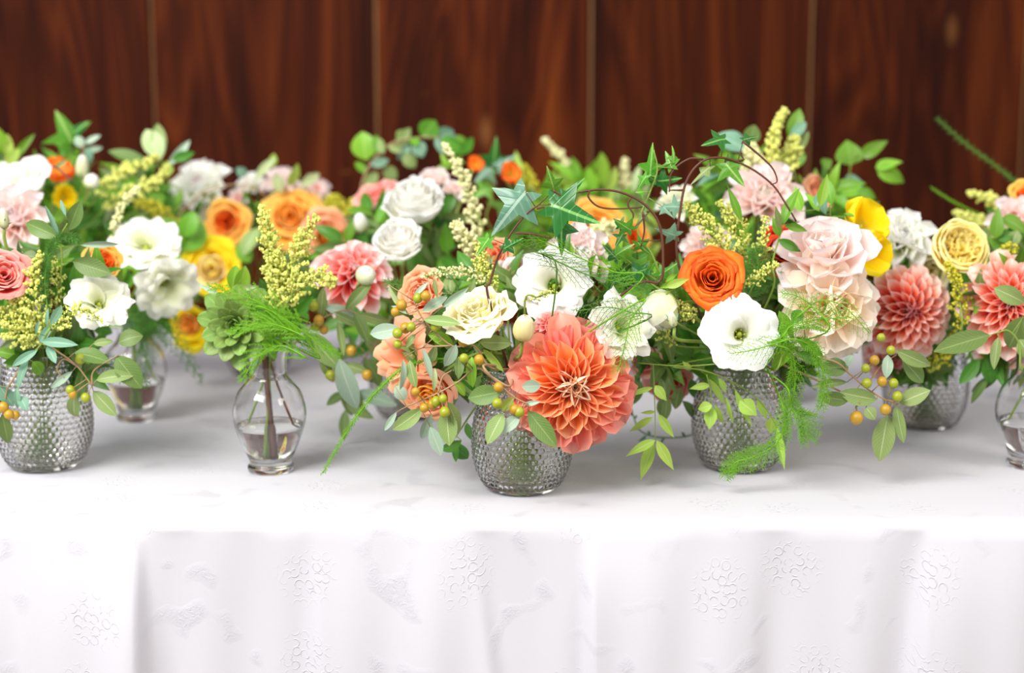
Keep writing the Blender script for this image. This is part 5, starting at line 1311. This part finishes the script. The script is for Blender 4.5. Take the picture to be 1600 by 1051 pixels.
fern('dusty green fern strand upright at left beside the lime plume', 'A', [(75, 500), (70, 440), (78, 395), (95, 372), (120, 372)], 0.008, 50, 0.007, 'fern_dark', 1.40, taper=0.4, angle=0.4, dens=1.6)
fern('dark fern drooping right over the small back bud vase', 'B', [(205, 500), (235, 500), (270, 525), (316, 596)], 0.030, 30, 0.008, 'fern_dark', 1.60)
fern('dark fern tuft around the neck of the small back bud vase', 'B', [(215, 530), (225, 515), (230, 540), (225, 585)], 0.030, 30, 0.008, 'fern_dark', 1.62)
fern('fern tuft right of the orange rose behind the lime sprig', 'E', [(1170, 470), (1180, 440), (1185, 410), (1180, 390)], 0.030, 30, 0.008, 'fern_dark', 1.41)
fern('fern tuft below the ivy runner left of the orange rose', 'E', [(1060, 470), (1030, 440), (1000, 425), (960, 415)], 0.022, 28, 0.007, 'fern', 1.40, dens=0.8)
fern('blurred long fern strand reaching up left against the wall at right', 'N', [(1610, 330), (1600, 298), (1560, 262), (1510, 225), (1466, 186)], 0.004, 40, 0.007, 'fern_dark', 1.80, taper=0.5, angle=0.3, dens=1.0, r=0.0004)
fern('short blurred fern tip above the yellow garden rose', 'N', [(1580, 360), (1520, 330), (1485, 312), (1457, 294)], 0.001, 30, 0.004, 'fern', 1.76, taper=0.5, angle=0.3, r=0.0003)
fern('fern tuft behind the silver leaves left of the cream rose', 'D', [(720, 470), (680, 460), (640, 450), (600, 440)], 0.020, 26, 0.007, 'fern_dark', 1.42)
fern('dark fern beneath the left berry branch on the leftmost vase', 'A', [(120, 560), (160, 570), (200, 580), (230, 600)], 0.020, 26, 0.007, 'fern_dark', 1.46)

# ------------------------------------------------------------------ greenery that fills the inside of each bouquet
def filler(v, cx, cy, rx, ry, Y, n, label, mats, lsize=(0.034, 0.014), shape='ovate', m=11, dy=0.05, gname=None):
    rr = random.Random(int(cx))
    m = m + (2 if n > 12 else 0); n = min(n, 12)
    HOURS = ['three', 'two', 'one', 'twelve', 'eleven', 'ten', 'nine', 'eight', 'seven', 'six', 'five', 'four']
    for i in range(n):
        hour = HOURS[int(round(i * 12.0 / n)) % 12]
        a = 2 * pi * i / n + rr.uniform(-.12, .12)
        q = rr.uniform(0.55, 1.0)
        ex, ey = cx + rx * cos(a) * q, cy - ry * sin(a) * q
        mx_, my_ = cx + rx * cos(a) * 0.25, cy + ry * 0.3 - ry * sin(a) * 0.4
        y1 = Y + rr.uniform(-dy, dy)
        sprig('leafy_sprig', label + ', at ' + hour + " o'clock", v, [(mx_, my_, Y), ((mx_ + ex) / 2, (my_ + ey) / 2 - 8, (Y + y1) / 2), (ex, ey, y1)], auto=m, lsize=lsize, shape=shape, mats=mats, Y=Y, stemmat='stem', group=gname or label, frm=0.05, tilt=0.9)
filler('A', 70, 470, 95, 90, 1.48, 12, 'dark leafy filler deep inside the bouquet in the leftmost hobnail vase', ('dark', 'mid', 'olive_dark'))
filler('B', 215, 450, 60, 80, 1.70, 7, 'blurred leafy filler behind the two pale lisianthus at left', ('dark', 'mid', 'bright'))
filler('L', 60, 340, 110, 90, 1.90, 12, 'blurred leafy filler in the far left back bouquet', ('mid', 'olive', 'bright', 'dark'), (0.044, 0.017))
filler('L', 190, 330, 90, 60, 1.86, 8, 'blurred leafy filler under the pale leaves at upper left', ('mid', 'olive', 'bright', 'dark'), (0.044, 0.017))
filler('C', 430, 490, 60, 45, 1.54, 7, 'leafy filler around the mouth of the lone bud vase', ('dark', 'mid', 'olive_dark'), (0.028, 0.013))
filler('H', 400, 400, 140, 90, 1.98, 16, 'blurred leafy filler in the back left bouquet', ('dark', 'mid', 'olive', 'bright'), (0.046, 0.018))
filler('I', 630, 430, 110, 120, 1.72, 15, 'blurred leafy filler in the bouquet with the two white roses', ('dark', 'mid', 'olive_dark'), (0.042, 0.017))
filler('D', 790, 500, 140, 90, 1.44, 15, 'shaded leafy filler deep inside the centre bouquet', ('dark', 'mid', 'olive', 'olive_dark'))
filler('D', 930, 450, 90, 80, 1.46, 10, 'shaded leafy filler behind the coral dahlia and white lisianthus', ('dark', 'mid', 'bright'))
filler('K', 900, 370, 140, 90, 1.94, 15, 'blurred leafy filler in the centre back bouquet', ('mid', 'bright', 'olive', 'lime'), (0.046, 0.018))
filler('E', 1140, 480, 130, 90, 1.48, 15, 'shaded leafy filler deep inside the bouquet in the second hobnail vase', ('dark', 'mid', 'olive_dark'))
filler('E', 1250, 500, 90, 90, 1.50, 9, 'shaded leafy filler behind the peach cream dahlia', ('dark', 'mid', 'olive_dark'))
filler('J', 1180, 340, 140, 90, 1.76, 15, 'blurred leafy filler in the back bouquet below the highest plume', ('mid', 'bright', 'teal', 'dark'), (0.042, 0.016))
filler('J', 1285, 350, 60, 45, 1.80, 4, 'blurred leafy filler behind the yellow poppies', ('mid', 'bright', 'olive'), (0.042, 0.016))
filler('F', 1440, 480, 110, 90, 1.66, 12, 'shaded leafy filler in the bouquet with the yellow garden rose', ('dark', 'mid', 'olive_dark'))
filler('G', 1590, 500, 80, 90, 1.52, 9, 'shaded leafy filler behind the right edge dahlia', ('dark', 'mid', 'olive_dark'))
filler('N', 1600, 380, 100, 70, 1.80, 9, 'blurred leafy filler at the upper right edge', ('dark', 'mid', 'olive'), (0.042, 0.016))
filler('F', 1430, 560, 60, 30, 1.58, 5, 'low leafy filler on the rim of the back right hobnail vase', ('dark', 'olive_dark'))
filler('A', 90, 560, 80, 30, 1.46, 6, 'low leafy filler hanging over the rim of the leftmost hobnail vase', ('dark', 'olive_dark', 'mid'))
filler('D', 720, 560, 80, 50, 1.42, 7, 'leafy filler between the peach roses and the front vase', ('olive', 'olive_dark', 'dark'))
filler('E', 1060, 545, 70, 40, 1.47, 6, 'low leafy filler left of the second hobnail vase', ('olive_dark', 'dark', 'mid'))
# bare stems in the bud vases
for v, P_ in (('C', 'the lone bud vase'), ('B', 'the small back bud vase'), ('G', 'the bud vase at the right edge')):
    loc, h, mr, br, zb = VASES[v]
    col_ = ('stem_purple', 'stem_dark', 'stem', 'stem') if v != 'B' else ('stem', 'stem', 'stem', 'stem_dark')
    for i in range(4):
        dx, z0 = [(0.003, zb + 0.002), (0.0265, 0.046), (-0.004, zb + 0.002), (-0.0255, 0.044)][i]
        bot = loc + Vector((dx, [0.002, -0.006, -0.004, 0.004][i], z0)); top = loc + Vector((-dx * 0.15 + (i - 1.5) * 0.003, 0.004 * (i - 1), h + 0.02))
        mid = loc + Vector((dx * 0.32 + (i - 1.5) * 0.002, 0.0, 0.095))
        o = MB(); o.tube([q - bot for q in spline([bot, mid, top], 8)], 0.0024 if i == 0 else 0.0014, 0.0018 if i == 0 else 0.001, 8)
        ob_ = add('cut_stem', o.mesh('cut_stem', M[col_[i]])); ob_.location = bot
        tag(ob_, ['thickest upright stem in ', 'thin stem leaning against the right wall of ', 'slim green stem reaching the bottom of ', 'thin stem leaning against the left wall of '][i] + P_, 'stem', 'bare stems seen through ' + P_)
